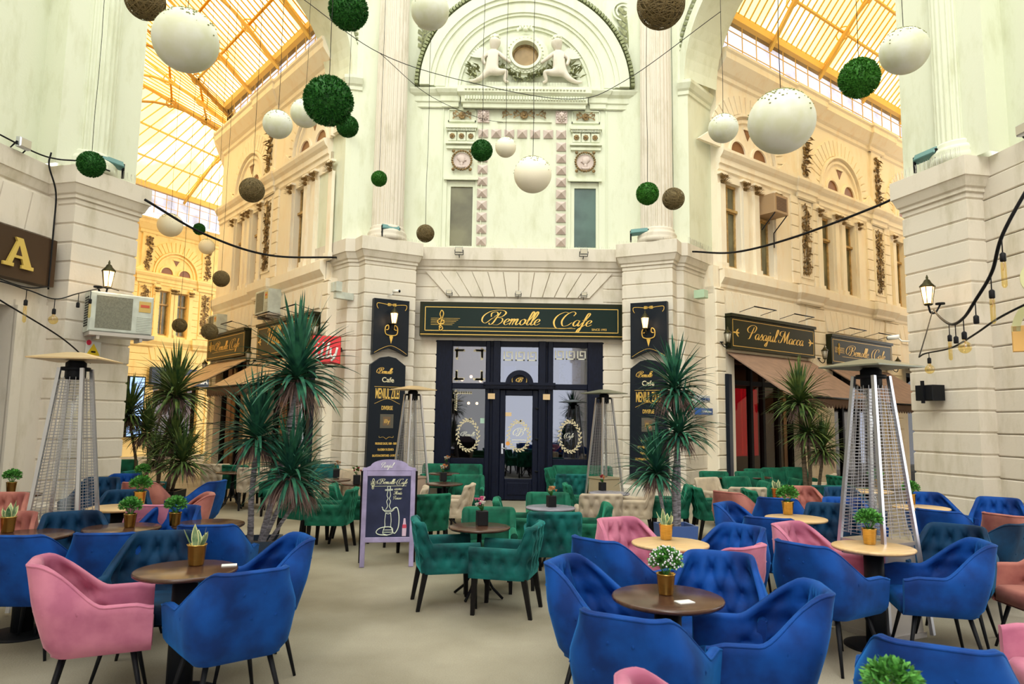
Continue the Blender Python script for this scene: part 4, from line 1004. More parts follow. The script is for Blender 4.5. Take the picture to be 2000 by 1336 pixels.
TABLES = [
    ('A', WOODTOP, 0.86, 3.93, 'round dark walnut table holding the pot of pale blossoms'),
    ('A', WOODL, 1.26, 5.65, 'round light oak table holding the snake plant, beside the blue planter'),
    ('A', WOODL, 2.83, 5.61, 'round light oak table directly before the tall right heater'),
    ('A', WOODTOP, -1.98, 4.45, 'round brown table holding the single snake plant, between pink and blue chairs'),
    ('A', WOODL, 2.89, 7.25, 'round light oak table with leafy gold pot, between the two plain dark blue chair backs'),
    ('A', WOODTOP, -3.24, 6.03, 'dark round table with a leafy gold pot, behind two plain blue chair backs'),
    ('A', WOODTOP, -2.64, 6.32, 'dark round table with its right edge clear beside the palm planter'),
    ('A', WOODTOP, -3.74, 5.63, 'round table at the left picture edge carrying a snake plant'),
    ('A', WOODL, -4.0, 7.35, 'small light table top behind the teal-blue armchair on the left'),
    ('A', WOODL, 4.8, 8.36, 'light oak table seen behind the heater mesh, before the right pier'),
    ('A', WOODL, 5.23, 10.37, 'far light oak table seen through the heater mesh'),
    ('A', WOODL, 5.25, 7.41, 'light oak table cut by the right picture edge'),
    ('A', WOODL, 1.22, 2.22, 'table just below the bottom picture edge carrying the leafy plant'),
    ('A', WOODTOP, -5.07, 9.83, 'far dark table carrying the most distant leafy gold pots on the left'),
    ('A', WOODTOP, -5.81, 8.37, 'table by the left wall carrying a leafy gold pot'),
    ('B', WOODTOP, -0.29, 6.98, 'round black table with pink flowers between the two teal tufted armchairs'),
    ('B', GREYTOP, 0.49, 8.62, 'round lilac-grey table carrying the orange flowers'),
    ('B', GREYTOP, 1.45, 10.46, 'round lilac-grey table beside the middle heater'),
    ('B', WOODTOP, -1.06, 11.59, 'dark table between the cream chair and the left green sofa'),
    ('B', WOODTOP, -1.27, 13.8, 'small dark table right against the left green sofa'),
    ('B', WOODTOP, -2.99, 12.07, 'dark table by the rusticated pier left of the chalkboard'),
    ('B', WOODTOP, -2.47, 11.46, 'dark table behind the green chair by the chalkboard'),
    ('B', WOODTOP, 4.25, 13.65, 'dark table in the green chair row by the palm'),
    ('B', WOODTOP, 4.81, 14.0, 'dark table under the red-curtained window'),
    ('B', WOODTOP, -5.17, 13.32, 'dark table in the left passage between cream and green chairs'),
    ('B', WOODTOP, 1.57, 15.23, 'small dark table before the right green sofa'),
]
for k, mt, x, y, lab in TABLES:
    place(make_table(k, mt), x, y, 20, lab, "table", "dark round tables" if mt == WOODTOP else ("light oak tables" if mt == WOODL else "grey round tables"), s=(TS.get(lab[:20], 1.0)))
PLANTS = [
    ('bloom', 0.86, 3.97, 0.75, 1.0, 'gold pot of leafy herb dotted with pale blossoms on the dark walnut table'),
    ('snake', 1.26, 5.79, 0.75, 1.1, 'snake plant in a gold pot on the light oak table by the blue planter'),
    ('bush', 2.85, 5.7, 0.75, 1.1, 'leafy gold pot on the oak table before the tall right heater'),
    ('snake', -1.97, 4.56, 0.75, 1.15, 'snake plant in a gold pot on the brown table beside the pink chair'),
    ('bush', 2.9, 7.48, 0.75, 1.2, 'leafy gold pot on the light table between dark blue chair backs'),
    ('bush', -3.18, 6.03, 0.75, 1.0, 'leafy gold pot on the dark table, left of the pair on the left side'),
    ('bush', -2.86, 6.15, 0.75, 1.0, 'leafy gold pot, right of the pair, before the dark blue chair'),
    ('snake', -3.96, 5.69, 0.75, 1.1, 'snake plant in a gold pot at the left picture edge'),
    ('bush', -3.91, 7.58, 0.75, 1.2, 'leafy gold pot directly behind the left one of the near pair'),
    ('bush', -5.02, 9.76, 0.75, 1.1, 'farthest leafy gold pot of the left group, in line with the thin palms'),
    ('bush', -5.94, 8.53, 0.75, 1.1, 'leafy gold pot by the left wall beside the pier'),
    ('bush', 4.83, 8.62, 0.75, 1.1, 'leafy gold pot seen through the lower right of the heater mesh'),
    ('bush', 5.49, 10.72, 0.75, 1.2, 'small leafy gold pot seen through the middle of the heater mesh'),
    ('snake', 3.35, 8.99, 0.75, 1.2, 'snake plant in a gold pot behind the leafy one, below the far palm'),
    ('bush', 1.15, 2.2, 0.75, 0.95, 'leafy plant rising from the bottom picture edge before the blue chair'),
    ('pinkvase', -0.27, 7.05, 0.66, 1.15, 'black vase of pink and white flowers on the centre black table'),
    ('orangevase', 0.5, 8.62, 0.66, 1.1, 'black vase of dried orange flowers on the grey table'),
    ('redvase', 1.39, 10.75, 0.66, 1.0, 'black vase of red flowers beside the middle heater'),
    ('mixvase', -1.12, 11.97, 0.66, 1.2, 'black vase of mixed flowers on the table behind the cream chair'),
    ('mixvase', -1.32, 14.8, 0.66, 1.2, 'black vase of orange and white flowers against the left green sofa'),
    ('darkvase', -2.4, 11.19, 0.66, 1.2, 'black vase of dark red flowers beside the top left of the chalkboard'),
    ('darkvase', -3.04, 12.49, 0.66, 1.2, 'black vase of pale flowers by the rusticated pier'),
    ('redvase', 1.57, 15.72, 0.66, 1.1, 'black vase of red flowers before the right green sofa'),
]
for k, x, y, z, s, lab in PLANTS:
    if k == "darkvase" and "pale" in lab: k = "mixvase"
    place(make_plant(k), x, y, random.uniform(0, 360) if "vase" not in k else 15, lab, "potted plant" if "vase" not in k else "flower vase", "gold potted plants on the tables" if "vase" not in k else "black flower vases on the tables", z=z + .001, s=s)


# ================================================================== HEATERS, BOARD, PALMS
def make_heater(capm, basem):
    key = ('H', capm.name, basem.name)
    if key in PROTO: return PROTO[key]
    o = empty('patio_heater'); hb, ht = .26, .095; zt, zb = 2.10, .02
    def cx(z): return hb + (ht - hb) * (z - zb) / (zt - zb)
    b = MB(); w0, w1 = .215, .185
    b.add([(-w0, -w0, .03), (w0, -w0, .03), (w0, w0, .03), (-w0, w0, .03), (-w1, -w1, .72), (w1, -w1, .72), (w1, w1, .72), (-w1, w1, .72)], [(3, 2, 1, 0), (4, 5, 6, 7), (0, 1, 5, 4), (1, 2, 6, 5), (2, 3, 7, 6), (3, 0, 4, 7)])
    b.box(-.23, .23, -.23, .23, 0.0, .04); b.box(-.20, .20, -.20, .20, .72, .745); b.build('base_cabinet', basem, o)
    for sx, sy in ((1, 1), (1, -1), (-1, -1), (-1, 1)):
        l = MB(); l.tube([(sx * cx(z), sy * cx(z), z) for z in (zb, zt)], .021, 4); l.build('frame_leg', ALU, o)
    for k, (ax, sg) in enumerate((('x', -1), ('x', 1), ('y', -1), ('y', 1))):
        g = MB(); z = .80
        while z < 2.0:
            c = cx(z); h = c - .01
            pts = [(-h, sg * c, z), (h, sg * c, z)] if ax == 'x' else [(sg * c, -h, z), (sg * c, h, z)]
            g.tube(pts, .0028, 4); z += .027
        for q in (-.5, 0, .5):
            c0, c1 = cx(.78), cx(2.02); g.tube([(q * c0, sg * c0, .78), (q * c1, sg * c1, 2.02)] if ax == 'x' else [(sg * c0, q * c0, .78), (sg * c1, q * c1, 2.02)], .003, 4)
        g.build('mesh_guard', MESHW, o)
    t = MB(); t.lathe([(.055, .745), (.055, 2.06)], 20); t.build('glass_tube', GLASSTUBE, o)
    h = MB(); h.lathe([(.075, 2.0), (.085, 2.02), (.085, 2.15), (.06, 2.17)], 16); h.lathe([(.12, 2.08), (.12, 2.11)], 16); h.build('burner_head', BLACK, o)
    c = MB(); w_, hz = .29, 2.17; c.add([(-w_, -w_, hz), (w_, -w_, hz), (w_, w_, hz), (-w_, w_, hz), (-w_, -w_, hz + .012), (w_, -w_, hz + .012), (w_, w_, hz + .012), (-w_, w_, hz + .012), (-.06, -.06, hz + .075), (.06, -.06, hz + .075), (.06, .06, hz + .075), (-.06, .06, hz + .075)],
        [(3, 2, 1, 0), (0, 1, 5, 4), (1, 2, 6, 5), (2, 3, 7, 6), (3, 0, 4, 7), (4, 5, 9, 8), (5, 6, 10, 9), (6, 7, 11, 10), (7, 4, 8, 11), (8, 9, 10, 11)]); c.build('cap', capm, o)
    PROTO[key] = o; o['_fresh'] = 1; return o
HG = 'pyramid patio heaters'
place(make_heater(CAPM, STEEL), 3.06, 5.98, 26, 'tall silver pyramid heater with steel cabinet beside the oak table with leafy pot', 'patio heater', HG)
place(make_heater(CAPT, WHITE), -3.98, 6.42, 8, 'silver pyramid heater with white base cabinet before the stone pier and air conditioner', 'patio heater', HG)
place(make_heater(CAPT, mat('taupe_cabinet', (.38, .28, .22), .5)), -1.66, 11.9, 40, 'pyramid heater behind the chalkboard, in front of the black menu board', 'patio heater', HG, s=1.0)
place(make_heater(CAPM, mat('khaki_cabinet', (.36, .30, .20), .5)), 1.62, 12.3, 30, 'pyramid heater with khaki cabinet, right of the cafe door', 'patio heater', HG)
place(make_heater(CAPT, mat('taupe_cabinet', (.38, .28, .22), .5)), -4.75, 15.6, 20, 'distant pyramid heater in the left passage behind the front palm', 'patio heater', HG)

# ---- lettering: stroke alphabet for the cursive signs
GL = {
 'a': (1.0, [[(.78, .82), (.45, 1.0), (.12, .7), (.08, .28), (.32, .0), (.6, .28), (.8, .95)], [(.8, .95), (.72, .28), (.86, .02), (1.05, .25)]]),
 'c': (.82, [[(.7, .8), (.45, 1), (.12, .65), (.12, .25), (.4, 0), (.85, .3)]]),
 'e': (.82, [[(.08, .38), (.5, .5), (.68, .82), (.42, 1), (.12, .62), (.14, .2), (.42, 0), (.86, .3)]]),
 'f': (.75, [[(.05, .3), (.5, 1.0), (.88, 1.9), (.72, 2.2), (.52, 1.8), (.3, 0), (.12, -.9), (-.12, -.95), (.02, -.4), (.45, .0), (.8, .35)], [(.12, .98), (.78, .98)]]),
 'l': (.55, [[(.0, .2), (.5, 1.2), (.66, 2), (.46, 2.25), (.3, 1.7), (.18, .3), (.36, 0), (.6, .25)]]),
 'm': (1.4, [[(0, .7), (.16, 1), (.2, .6), (.12, 0)], [(.14, .3), (.42, .96), (.6, .9), (.55, .5), (.5, 0)], [(.52, .3), (.84, .96), (1.02, .9), (.95, .25), (1.1, 0), (1.4, .28)]]),
 'o': (.92, [[(.5, 1), (.15, .75), (.1, .3), (.36, 0), (.7, .28), (.74, .75), (.5, 1), (.62, .8), (.98, .85)]]),
 's': (.72, [[(.0, .2), (.42, 1.05), (.45, .8), (.64, .35), (.4, 0), (.08, .12)], [(.4, .0), (.75, .25)]]),
 'j': (.55, [[(0, .3), (.32, 1)], [(.32, 1), (.22, 0), (.05, -.9), (-.28, -.8), (.0, -.3), (.6, .3)], [(.38, 1.45), (.42, 1.5), (.4, 1.42)]]),
 'u': (1.05, [[(0, .7), (.15, 1), (.12, .3), (.35, 0), (.65, .4), (.76, 1)], [(.76, 1), (.7, .25), (.88, 0), (1.1, .28)]]),
 'r': (.75, [[(0, .3), (.28, 1.08), (.38, .82), (.64, .86), (.46, .2), (.6, 0), (.8, .25)]]),
 'i': (.5, [[(0, .3), (.22, 1), (.16, .25), (.3, 0), (.55, .28)], [(.28, 1.45), (.32, 1.5), (.3, 1.42)]]),
 'n': (1.0, [[(0, .7), (.16, 1), (.2, .6), (.12, 0)], [(.14, .3), (.45, .96), (.64, .9), (.56, .25), (.7, 0), (1.0, .28)]]),
 'h': (1.0, [[(0, .3), (.48, 1.3), (.6, 2.1), (.4, 2.2), (.26, 1.5), (.1, 0)], [(.14, .4), (.45, .96), (.64, .9), (.56, .25), (.7, 0), (1.0, .28)]]),
 't': (.6, [[(0, .3), (.35, 1.2), (.42, 1.7)], [(.42, 1.7), (.18, .3), (.34, 0), (.6, .28)], [(.05, 1.15), (.62, 1.2)]]),
 'y': (.9, [[(0, .7), (.15, 1), (.12, .35), (.32, .1), (.6, .4), (.72, 1)], [(.72, 1), (.5, 0), (.3, -.9), (.0, -.9), (.1, -.4), (.9, .28)]]),
 'B': (1.9, [[(1.0, 2.1), (.72, 1.2), (.45, .25), (.1, .0), (-.1, .3)], [(.5, 1.2), (.1, 1.0), (-.55, .25), (-1.15, .6), (-1.2, 1.4), (-.6, 2.1), (.4, 2.4), (1.3, 2.35), (1.75, 1.95), (1.45, 1.4), (.85, 1.2), (1.5, 1.05), (1.65, .5), (1.2, .0), (.5, .0)], [(-.1, 1.3), (-.2, 1.9), (.4, 2.1), (.7, 1.7), (.3, 1.3)]]),
 'C': (1.9, [[(1.6, 1.7), (1.75, 2.15), (1.3, 2.4), (.6, 1.9), (.25, .9), (.6, .05), (1.2, .1), (1.7, .6)], [(.9, 2.15), (.2, 2.3), (-.6, 1.7), (-.8, .7), (-.2, -.3), (.9, -.45), (2.0, -.2)]]),
 'P': (1.5, [[(.9, 2.1), (.62, 1.1), (.32, .1), (0, -.05)], [(.4, 1.1), (-.1, 1.1), (-.45, 1.6), (.0, 2.2), (.8, 2.4), (1.4, 2.05), (1.2, 1.3), (.7, 1.0)]]),
 'M': (2.1, [[(.75, 2.2), (.5, 1.1), (.15, .1), (-.3, .1), (-.4, .5)], [(.75, 2.2), (.9, 1.1), (1.0, .1)], [(1.0, .1), (1.4, 1.3), (1.75, 2.2)], [(1.75, 2.2), (1.6, .9), (1.7, .05), (2.15, .3)], [(.3, 1.2), (-.3, 1.4), (-.2, 2.0), (.5, 2.2)]]),
 'V': (1.5, [[(.0, 1.7), (.1, 2.2), (.45, 2.0), (.55, 1.0), (.6, .05)], [(.6, .05), (1.1, 1.0), (1.5, 2.2), (1.8, 2.1)]]),
 ' ': (.9, []),
}
def cursive(mb, text, x, z, h, y=0.0, slant=.38, w=.085, dz=.004, tr=1.0):
    """writes text as ribbons; x,z start of base line, h x-height; returns end x"""
    for ch in text:
        adv, st = GL[ch]
        for s in st:
            P = catmull([(a, b, 0) for a, b in s], 6); n = len(P); L = []; Rr = []
            for i in range(n):
                t = (P[min(n - 1, i + 1)] - P[max(0, i - 1)]); t = t.normalized() if t.length > 1e-9 else Vector((1, 0, 0))
                down = abs(t.y); wd = w * (.35 + 1.25 * down * down) * (.5 + .5 * math.sin(PI * (i + .6) / (n + .2)))
                nx, ny = -t.y * wd, t.x * wd
                for lst, sg in ((L, 1), (Rr, -1)):
                    a, b = P[i].x + sg * nx * 1.0, P[i].y + sg * ny; lst.append((x + (a * tr + b * slant) * h, z + b * h))
            vs = [(a, y - dz, b) for a, b in L] + [(a, y - dz, b) for a, b in Rr]; mb.add(vs, [(i, i + 1, n + i + 1, n + i) for i in range(n - 1)], False)
        x += adv * h * tr
    return x
def block(parent, name, text, M, x, z, size, mtl, align='CENTER', ex=.003, sx=1.0, bold=0.0):
    c = bpy.data.curves.new(name, 'FONT'); c.body = text; c.size = size; c.align_x = align; c.extrude = ex; c.offset = bold
    o = bpy.data.objects.new(name, c); COL.objects.link(o)
    T = M @ Matrix.Translation((x, 0, z)) @ Matrix.Rotation(R(90), 4, 'X') @ Matrix.Diagonal((sx, 1, 1, 1))
    dg = bpy.context.evaluated_depsgraph_get(); me = bpy.data.meshes.new_from_object(o.evaluated_get(dg)); me.transform(T); me.materials.clear(); me.materials.append(mtl)
    bpy.data.objects.remove(o); ob = bpy.data.objects.new(name, me); COL.objects.link(ob); ob.parent = parent
    return ob
def border(mb, x0, x1, z0, z1, y, w=.012):
    mb.box(x0, x1, y - .003, y, z0, z0 + w); mb.box(x0, x1, y - .003, y, z1 - w, z1); mb.box(x0, x0 + w, y - .003, y, z0, z1); mb.box(x1 - w, x1, y - .003, y, z0, z1)
def clef(mb, x, z, s, y):
    mb.tube([(x + a * s * 1.3, y - .004, z + b * s) for a, b in [(p.x, p.y) for p in catmull([(.0, -.55, 0), (-.12, -.45, 0), (.0, -.38, 0), (.1, -.6, 0), (-.02, -.75, 0), (-.1, -.6, 0), (.03, .1, 0), (.14, .6, 0), (.02, .85, 0), (-.08, .55, 0), (-.02, .25, 0), (-.22, .0, 0), (-.1, -.25, 0), (.15, -.2, 0), (.15, .05, 0), (-.02, .05, 0)], 5)]], s * .045, 5)

# ---- chalkboard A-frame
def chalkboard():
    th = 9; M = frame(-1.40, 8.28, th); o = empty('chalkboard_stand', (-1.40, 8.28, 0), R(th), 'lilac framed chalkboard stand with a hookah drawing beside the teal armchairs', 'chalkboard')
    lean = Matrix.Rotation(R(-7), 4, 'X')
    f = MB(lean); W, H = .305, 1.12
    f.bbox(-W, -W + .055, -.02, .02, 0, H, .006); f.bbox(W - .055, W, -.02, .02, 0, H, .006); f.bbox(-W, W, -.018, .02, .27, .33, .006); f.bbox(-W + .05, W - .05, -.018, .02, 1.02, 1.09, .006)
    n = 14; arc = [(-W - .01, 1.085), (W + .01, 1.085)] + [((W + .01) * math.cos(PI * k / n) * (.72 if 0 < k < n else 1), 1.10 + .115 * math.sin(PI * k / n) ** .7) for k in range(0, n + 1)]
    f.prism(arc, -.022, .02); f.build('frame', LILAC, o)
    p = MB(lean); p.box(-W + .05, W - .05, -.008, .008, .32, 1.04); p.build('board', CHALKB, o)
    bk = MB(Matrix.Translation((0, .27, 0)) @ Matrix.Rotation(R(7), 4, 'X'))
    for sx in (-1, 1): bk.box(sx * W - .025, sx * W + .025, -.015, .015, 0, 1.08)
    bk.box(-W, W, -.012, .012, .3, .36); bk.build('rear_frame', BLACKW, o)
    c = MB(lean); y = -.010
    cursive(c, 'Bemolle', -.115, .93, .026, y, w=.10); cursive(c, 'Cafe', .10, .93, .026, y, w=.10, tr=.9); c.tube([(-.2, y, .905), (.2, y, .91)], .003, 4); clef(c, -.185, .93, .075, y)
    for z in (.93, .945, .96): c.tube([(-.215, y, z), (-.13, y, z + .003)], .0018, 4)
    cursive(c, 'arome', .06, .862, .018, y, w=.09); cursive(c, 'Piersica', .045, .80, .018, y, w=.09, tr=.8) if False else cursive(c, 'Menta', .06, .81, .020, y, w=.09, tr=.8); cursive(c, 'Capsuni', .045, .76, .016, y, w=.09, tr=.8) if False else cursive(c, 'Pasiune', .05, .755, .018, y, w=.09, tr=.8)
    c.build('chalk_writing', CHALKC, o)
    d = MB(lean); r = .0042
    def st(pts, rr=r): d.tube([(q.x, y, q.y) for q in catmull([(a, b, 0) for a, b in pts], 5)], rr, 5)
    st([(-.015, .87), (-.015, .90), (.0, .905), (.015, .90), (.015, .87)]); st([(-.045, .855), (.045, .86)]); st([(-.045, .865), (.045, .87)])
    for sg in (-1, 1):
        st([(sg * .012, .85), (sg * .02, .80), (sg * .008, .765), (sg * .022, .73), (sg * .01, .68), (sg * .03, .64)])
        st([(sg * .028, .60), (sg * .036, .52), (sg * .034, .45), (sg * .05, .41), (sg * .055, .37)])
    st([(-.07, .65), (-.04, .63), (.03, .63), (.075, .655)]); st([(-.065, .64), (-.03, .615), (.03, .615), (.07, .64)]); st([(-.075, .67), (-.06, .65)])
    st([(-.03, .60), (.0, .59), (.03, .60)]); st([(-.055, .37), (.0, .355), (.055, .37)]); st([(-.06, .385), (.06, .385)]); st([(-.05, .41), (.05, .41)])
    st([(.05, .645), (.10, .66), (.125, .56), (.12, .44), (.085, .375), (.06, .385), (.05, .43), (.0, .445), (-.09, .43), (-.13, .39), (-.10, .36), (.0, .35)], .006)
    d.build('chalk_drawing', CHALK, o)
    b = MB(lean); b.prism([(.165, .34), (.21, .34), (.215, .44), (.205, .49), (.20, .54), (.18, .54), (.175, .49), (.165, .44)], -.012, -.008); bp_ = b.build('bottle_picture', mat('pale_pink_print', (.62, .45, .58), .6), o)
    l = MB(lean); l.prism([(.166, .43), (.214, .43), (.213, .47), (.167, .47)], -.014, -.012); l.build('bottle_label', mat('red_print', (.55, .05, .1), .6), bp_)
    h = MB(lean); cursive(h, 'Pasajul', -.10, 1.12, .026, -.024, w=.12, tr=.8); h.build('crest_lettering', PAPER, o)
chalkboard()

# ---- dracaena palms
def crown(rn, L, n, wd, up=.25, droop=.55):
    mb = MB()
    for k in range(n):
        a = 2.39996 * k + rn.uniform(-.2, .2); t = k / n; el = R(88 - 100 * t ** .8 + rn.uniform(-8, 8)); l = L * rn.uniform(.75, 1.1) * (1 - .15 * t)
        d = Vector((math.cos(el) * math.cos(a), math.cos(el) * math.sin(a), math.sin(el))); p = Vector((0, 0, .12 * (1 - t))) + d * .02; side = Vector((-math.sin(a), math.cos(a), 0)); seg = 7; vs = []
        dr = droop * (.25 + .75 * math.cos(el)) * rn.uniform(.5, 1.3)
        for i in range(seg + 1):
            q = i / seg; w_ = wd * (min(1, .45 + q * 3)) * (1 - q) ** .55 if i < seg else 0
            nrm = Vector((0, 0, 1)) if abs(d.z) < .9 else Vector((math.cos(a), math.sin(a), 0))
            fold = .18 * w_
            vs += [p - side * w_ * .5 + nrm * fold, p - nrm * fold * .3, p + side * w_ * .5 + nrm * fold]
            p = p + d * (l / seg); d = (d + Vector((0, 0, -dr * 2.0 / seg))).normalized()
        mb.add(vs, [(3 * i + j, 3 * i + j + 1, 3 * i + j + 4, 3 * i + j + 3) for i in range(seg) for j in (0, 1)], True)
    return mb
def skirt(rn, L, n):
    mb = MB()
    for k in range(n):
        a = rn.uniform(0, 2 * PI); d = Vector((math.cos(a), math.sin(a), rn.uniform(-.4, .3))); p = Vector((0, 0, rn.uniform(-.05, .03))); pts = [p]
        l = L * rn.uniform(.4, 1)
        for i in range(5): p = p + d.normalized() * l / 5; d = d + Vector((rn.uniform(-.2, .2), rn.uniform(-.2, .2), -.75)); pts.append(p)
        mb.tube(pts, [.005, .006, .005, .004, .003, .001], 4)
    return mb
RNP = random.Random(5); CR = {}
for nm, args in {'big': (.62, 135, .045), 'mid': (.50, 115, .039)}.items(): CR[nm] = (crown(RNP, *args), skirt(RNP, .36, 130))
def palm(x, y, pot, potm, potsz, stems, label, leafm=PALM, barkm=BARK):
    """stems: list of (base offset, crown point, crown size, scale)"""
    o = empty('potted_dracaena', (x, y, 0), 0, label, 'potted palm', 'potted dracaena palms')
    w_, h_ = potsz; p = MB(); w2 = w_ / 2; w3 = w2 * .86
    def sq(a, z): return [(-a, -a, z), (a, -a, z), (a, a, z), (-a, a, z)]
    vs = sq(w3, 0) + sq(w2, h_) + sq(w2 - .03, h_) + sq(w2 - .03, h_ - .06); fs = [(3, 2, 1, 0)]
    for L_ in range(3): fs += [(4 * L_ + k, 4 * L_ + (k + 1) % 4, 4 * L_ + 4 + (k + 1) % 4, 4 * L_ + 4 + k) for k in range(4)]
    p.add([Matrix.Rotation(R(pot), 4, 'Z') @ Vector(v) for v in vs], fs, False); plo = p.build('planter', potm, o)
    s = MB(Matrix.Rotation(R(pot), 4, 'Z')); s.add([Vector(v) for v in sq(w2 - .031, h_ - .05)], [(0, 1, 2, 3)]); s.build('soil', SOIL, plo)
    for (bx, by), (tx, ty, tz), nm, sc, r in stems:
        a = Vector((bx, by, h_ - .08)); b = Vector((tx - x, ty - y, tz)); mid = a.lerp(b, .5) + Vector((random.uniform(-.04, .04), random.uniform(-.04, .04), 0)); pts = catmull([a, a.lerp(mid, .6), mid, b], 8)
        rr = [r * (1 - .25 * i / len(pts)) * (1.06 if i % 2 else .97) for i in range(len(pts))]
        t = MB(); t.tube(pts, rr, 10); tk = t.build('trunk', barkm, o)
        cr, sk = CR[nm]; R_ = Matrix.Rotation(random.uniform(0, 6.28), 4, 'Z')
        for src, m_, nn in ((cr, leafm, 'crown'), (sk, DEAD, 'dead_leaves')):
            q = MB(Matrix.Translation(b) @ R_ @ Matrix.Diagonal((sc, sc, sc, 1))); q.m = 0; q.add(src.v, src.f, False); q.sm = [nn == 'crown'] * len(q.f); q.build(nn, m_, o if nn == 'crown' else tk)
    return o
palm(-2.36, 6.72, 12, POTN, (.44, .56), [((-.05, .0), (-2.30, 6.45, 1.45), 'big', .95, .030), ((.03, .03), (-1.98, 6.5, 2.00), 'big', 1.12, .032), ((.06, -.05), (-1.95, 6.35, 1.12), 'mid', 1.1, .024), ((.08, .08), (-2.0, 6.9, .95), 'mid', .8, .020)],
     'tall dracaena palm with pale ringed trunks in a slate planter beside the bright blue chair')
palm(-5.0, 10.3, 5, POTK, (.50, .62), [((-.08, 0), (-4.80, 10.1, 1.92), 'big', 1.15, .030), ((.05, .05), (-4.78, 10.1, 1.28), 'mid', 1.1, .028), ((.12, 0), (-4.55, 9.9, 1.0), 'big', .95, .026), ((-.1, .1), (-5.2, 10.5, 1.0), 'mid', .8, .026)],
     'dark dracaena palm in the black square planter behind the left blue chairs', PALMY, BARKB)
palm(-6.65, 12.9, 20, POTK, (.40, .45), [((-.06, 0), (-6.95, 12.9, 1.62), 'mid', 1.35, .03), ((.08, .0), (-6.6, 12.9, 1.32), 'mid', 1.25, .03), ((.0, .1), (-6.4, 13.1, 2.1), 'mid', 1.1, .026)],
     'thin green stemmed dracaena palm at the passage mouth beside the left pier', PALMY, BARKB)
palm(1.95, 8.45, 8, POTB, (.40, .50), [((.03, 0), (1.93, 8.3, 2.02), 'mid', 1.15, .034), ((0.0, -.03), (1.97, 8.3, 1.52), 'big', .95, .034), ((-.10, -.02), (1.70, 8.3, 1.05), 'big', .9, .024)],
     'dracaena palm in a bright blue planter behind the light oak snake-plant table')
palm(4.85, 11.6, 8, POTK, (.42, .50), [((-.04, 0), (4.70, 11.5, 1.98), 'big', 1.12, .040), ((0.02, .03), (4.82, 11.5, 1.50), 'big', .95, .034), ((.12, 0), (5.05, 11.5, 1.22), 'big', .9, .03)],
     'dracaena palm with yellow-green crowns in front of the brown awning', PALMY, BARKB)

# ---- hanging balls
CORDM = CABLE
def make_ball(kind):
    if ('ball', kind) in PROTO: return PROTO[('ball', kind)]
    if kind == 'leaf' or kind == 'leafy':
        m = MB(); m.sphere((0, 0, 0), .455, 20, 14); rn = random.Random(11)
        for k in range(2600):
            z = rn.uniform(-1, 1); a = rn.uniform(0, 2 * PI); q = math.sqrt(1 - z * z); d = Vector((q * math.cos(a), q * math.sin(a), z))
            m.leaf(d * .44, d + Vector((rn.uniform(-.7, .7), rn.uniform(-.7, .7), rn.uniform(-.7, .7))), (rn.uniform(-1, 1), rn.uniform(-1, 1), rn.uniform(-1, 1)), .075, .034, .2, 2)
        o = m.build('hanging_boxwood_ball', LEAFB if kind == 'leaf' else LEAFY)
    elif kind in ('white', 'warm'):
        m = MB(); m.sphere((0, 0, 0), .5, 40, 28, (1, 1, .97)); o = m.build('hanging_globe_lamp', GLOBE if kind == 'white' else GLOBEW)
        s = MB(); rn = random.Random(4)
        for k in range(520):
            b = abs(rn.gauss(0, .5)) + .03; a = rn.uniform(0, 2 * PI); r_ = .503; c = (r_ * math.sin(b) * math.cos(a), r_ * math.sin(b) * math.sin(a), r_ * math.cos(b) * .97); s.sphere(c, rn.uniform(.006, .02), 6, 4, (1, 1, .5))
        s.build('moss', MOSS, o)
    else:
        rn = random.Random(8); m = MB(); m.sphere((0, 0, 0), .44, 20, 14)
        for k in range(64):
            ax = Vector((rn.gauss(0, 1), rn.gauss(0, 1), rn.gauss(0, 1))).normalized(); u = ax.orthogonal().normalized(); v = ax.cross(u); h = rn.uniform(-.25, .25); r_ = math.sqrt(.25 - h * h)
            m.tube([ax * h + (u * math.cos(t) + v * math.sin(t)) * r_ for t in [2 * PI * j / 28 for j in range(28)]], .009, 4, closed=True)
        o = m.build('hanging_rattan_ball', RATTAN)
    PROTO[('ball', kind)] = o; o['_fresh'] = 1; return o
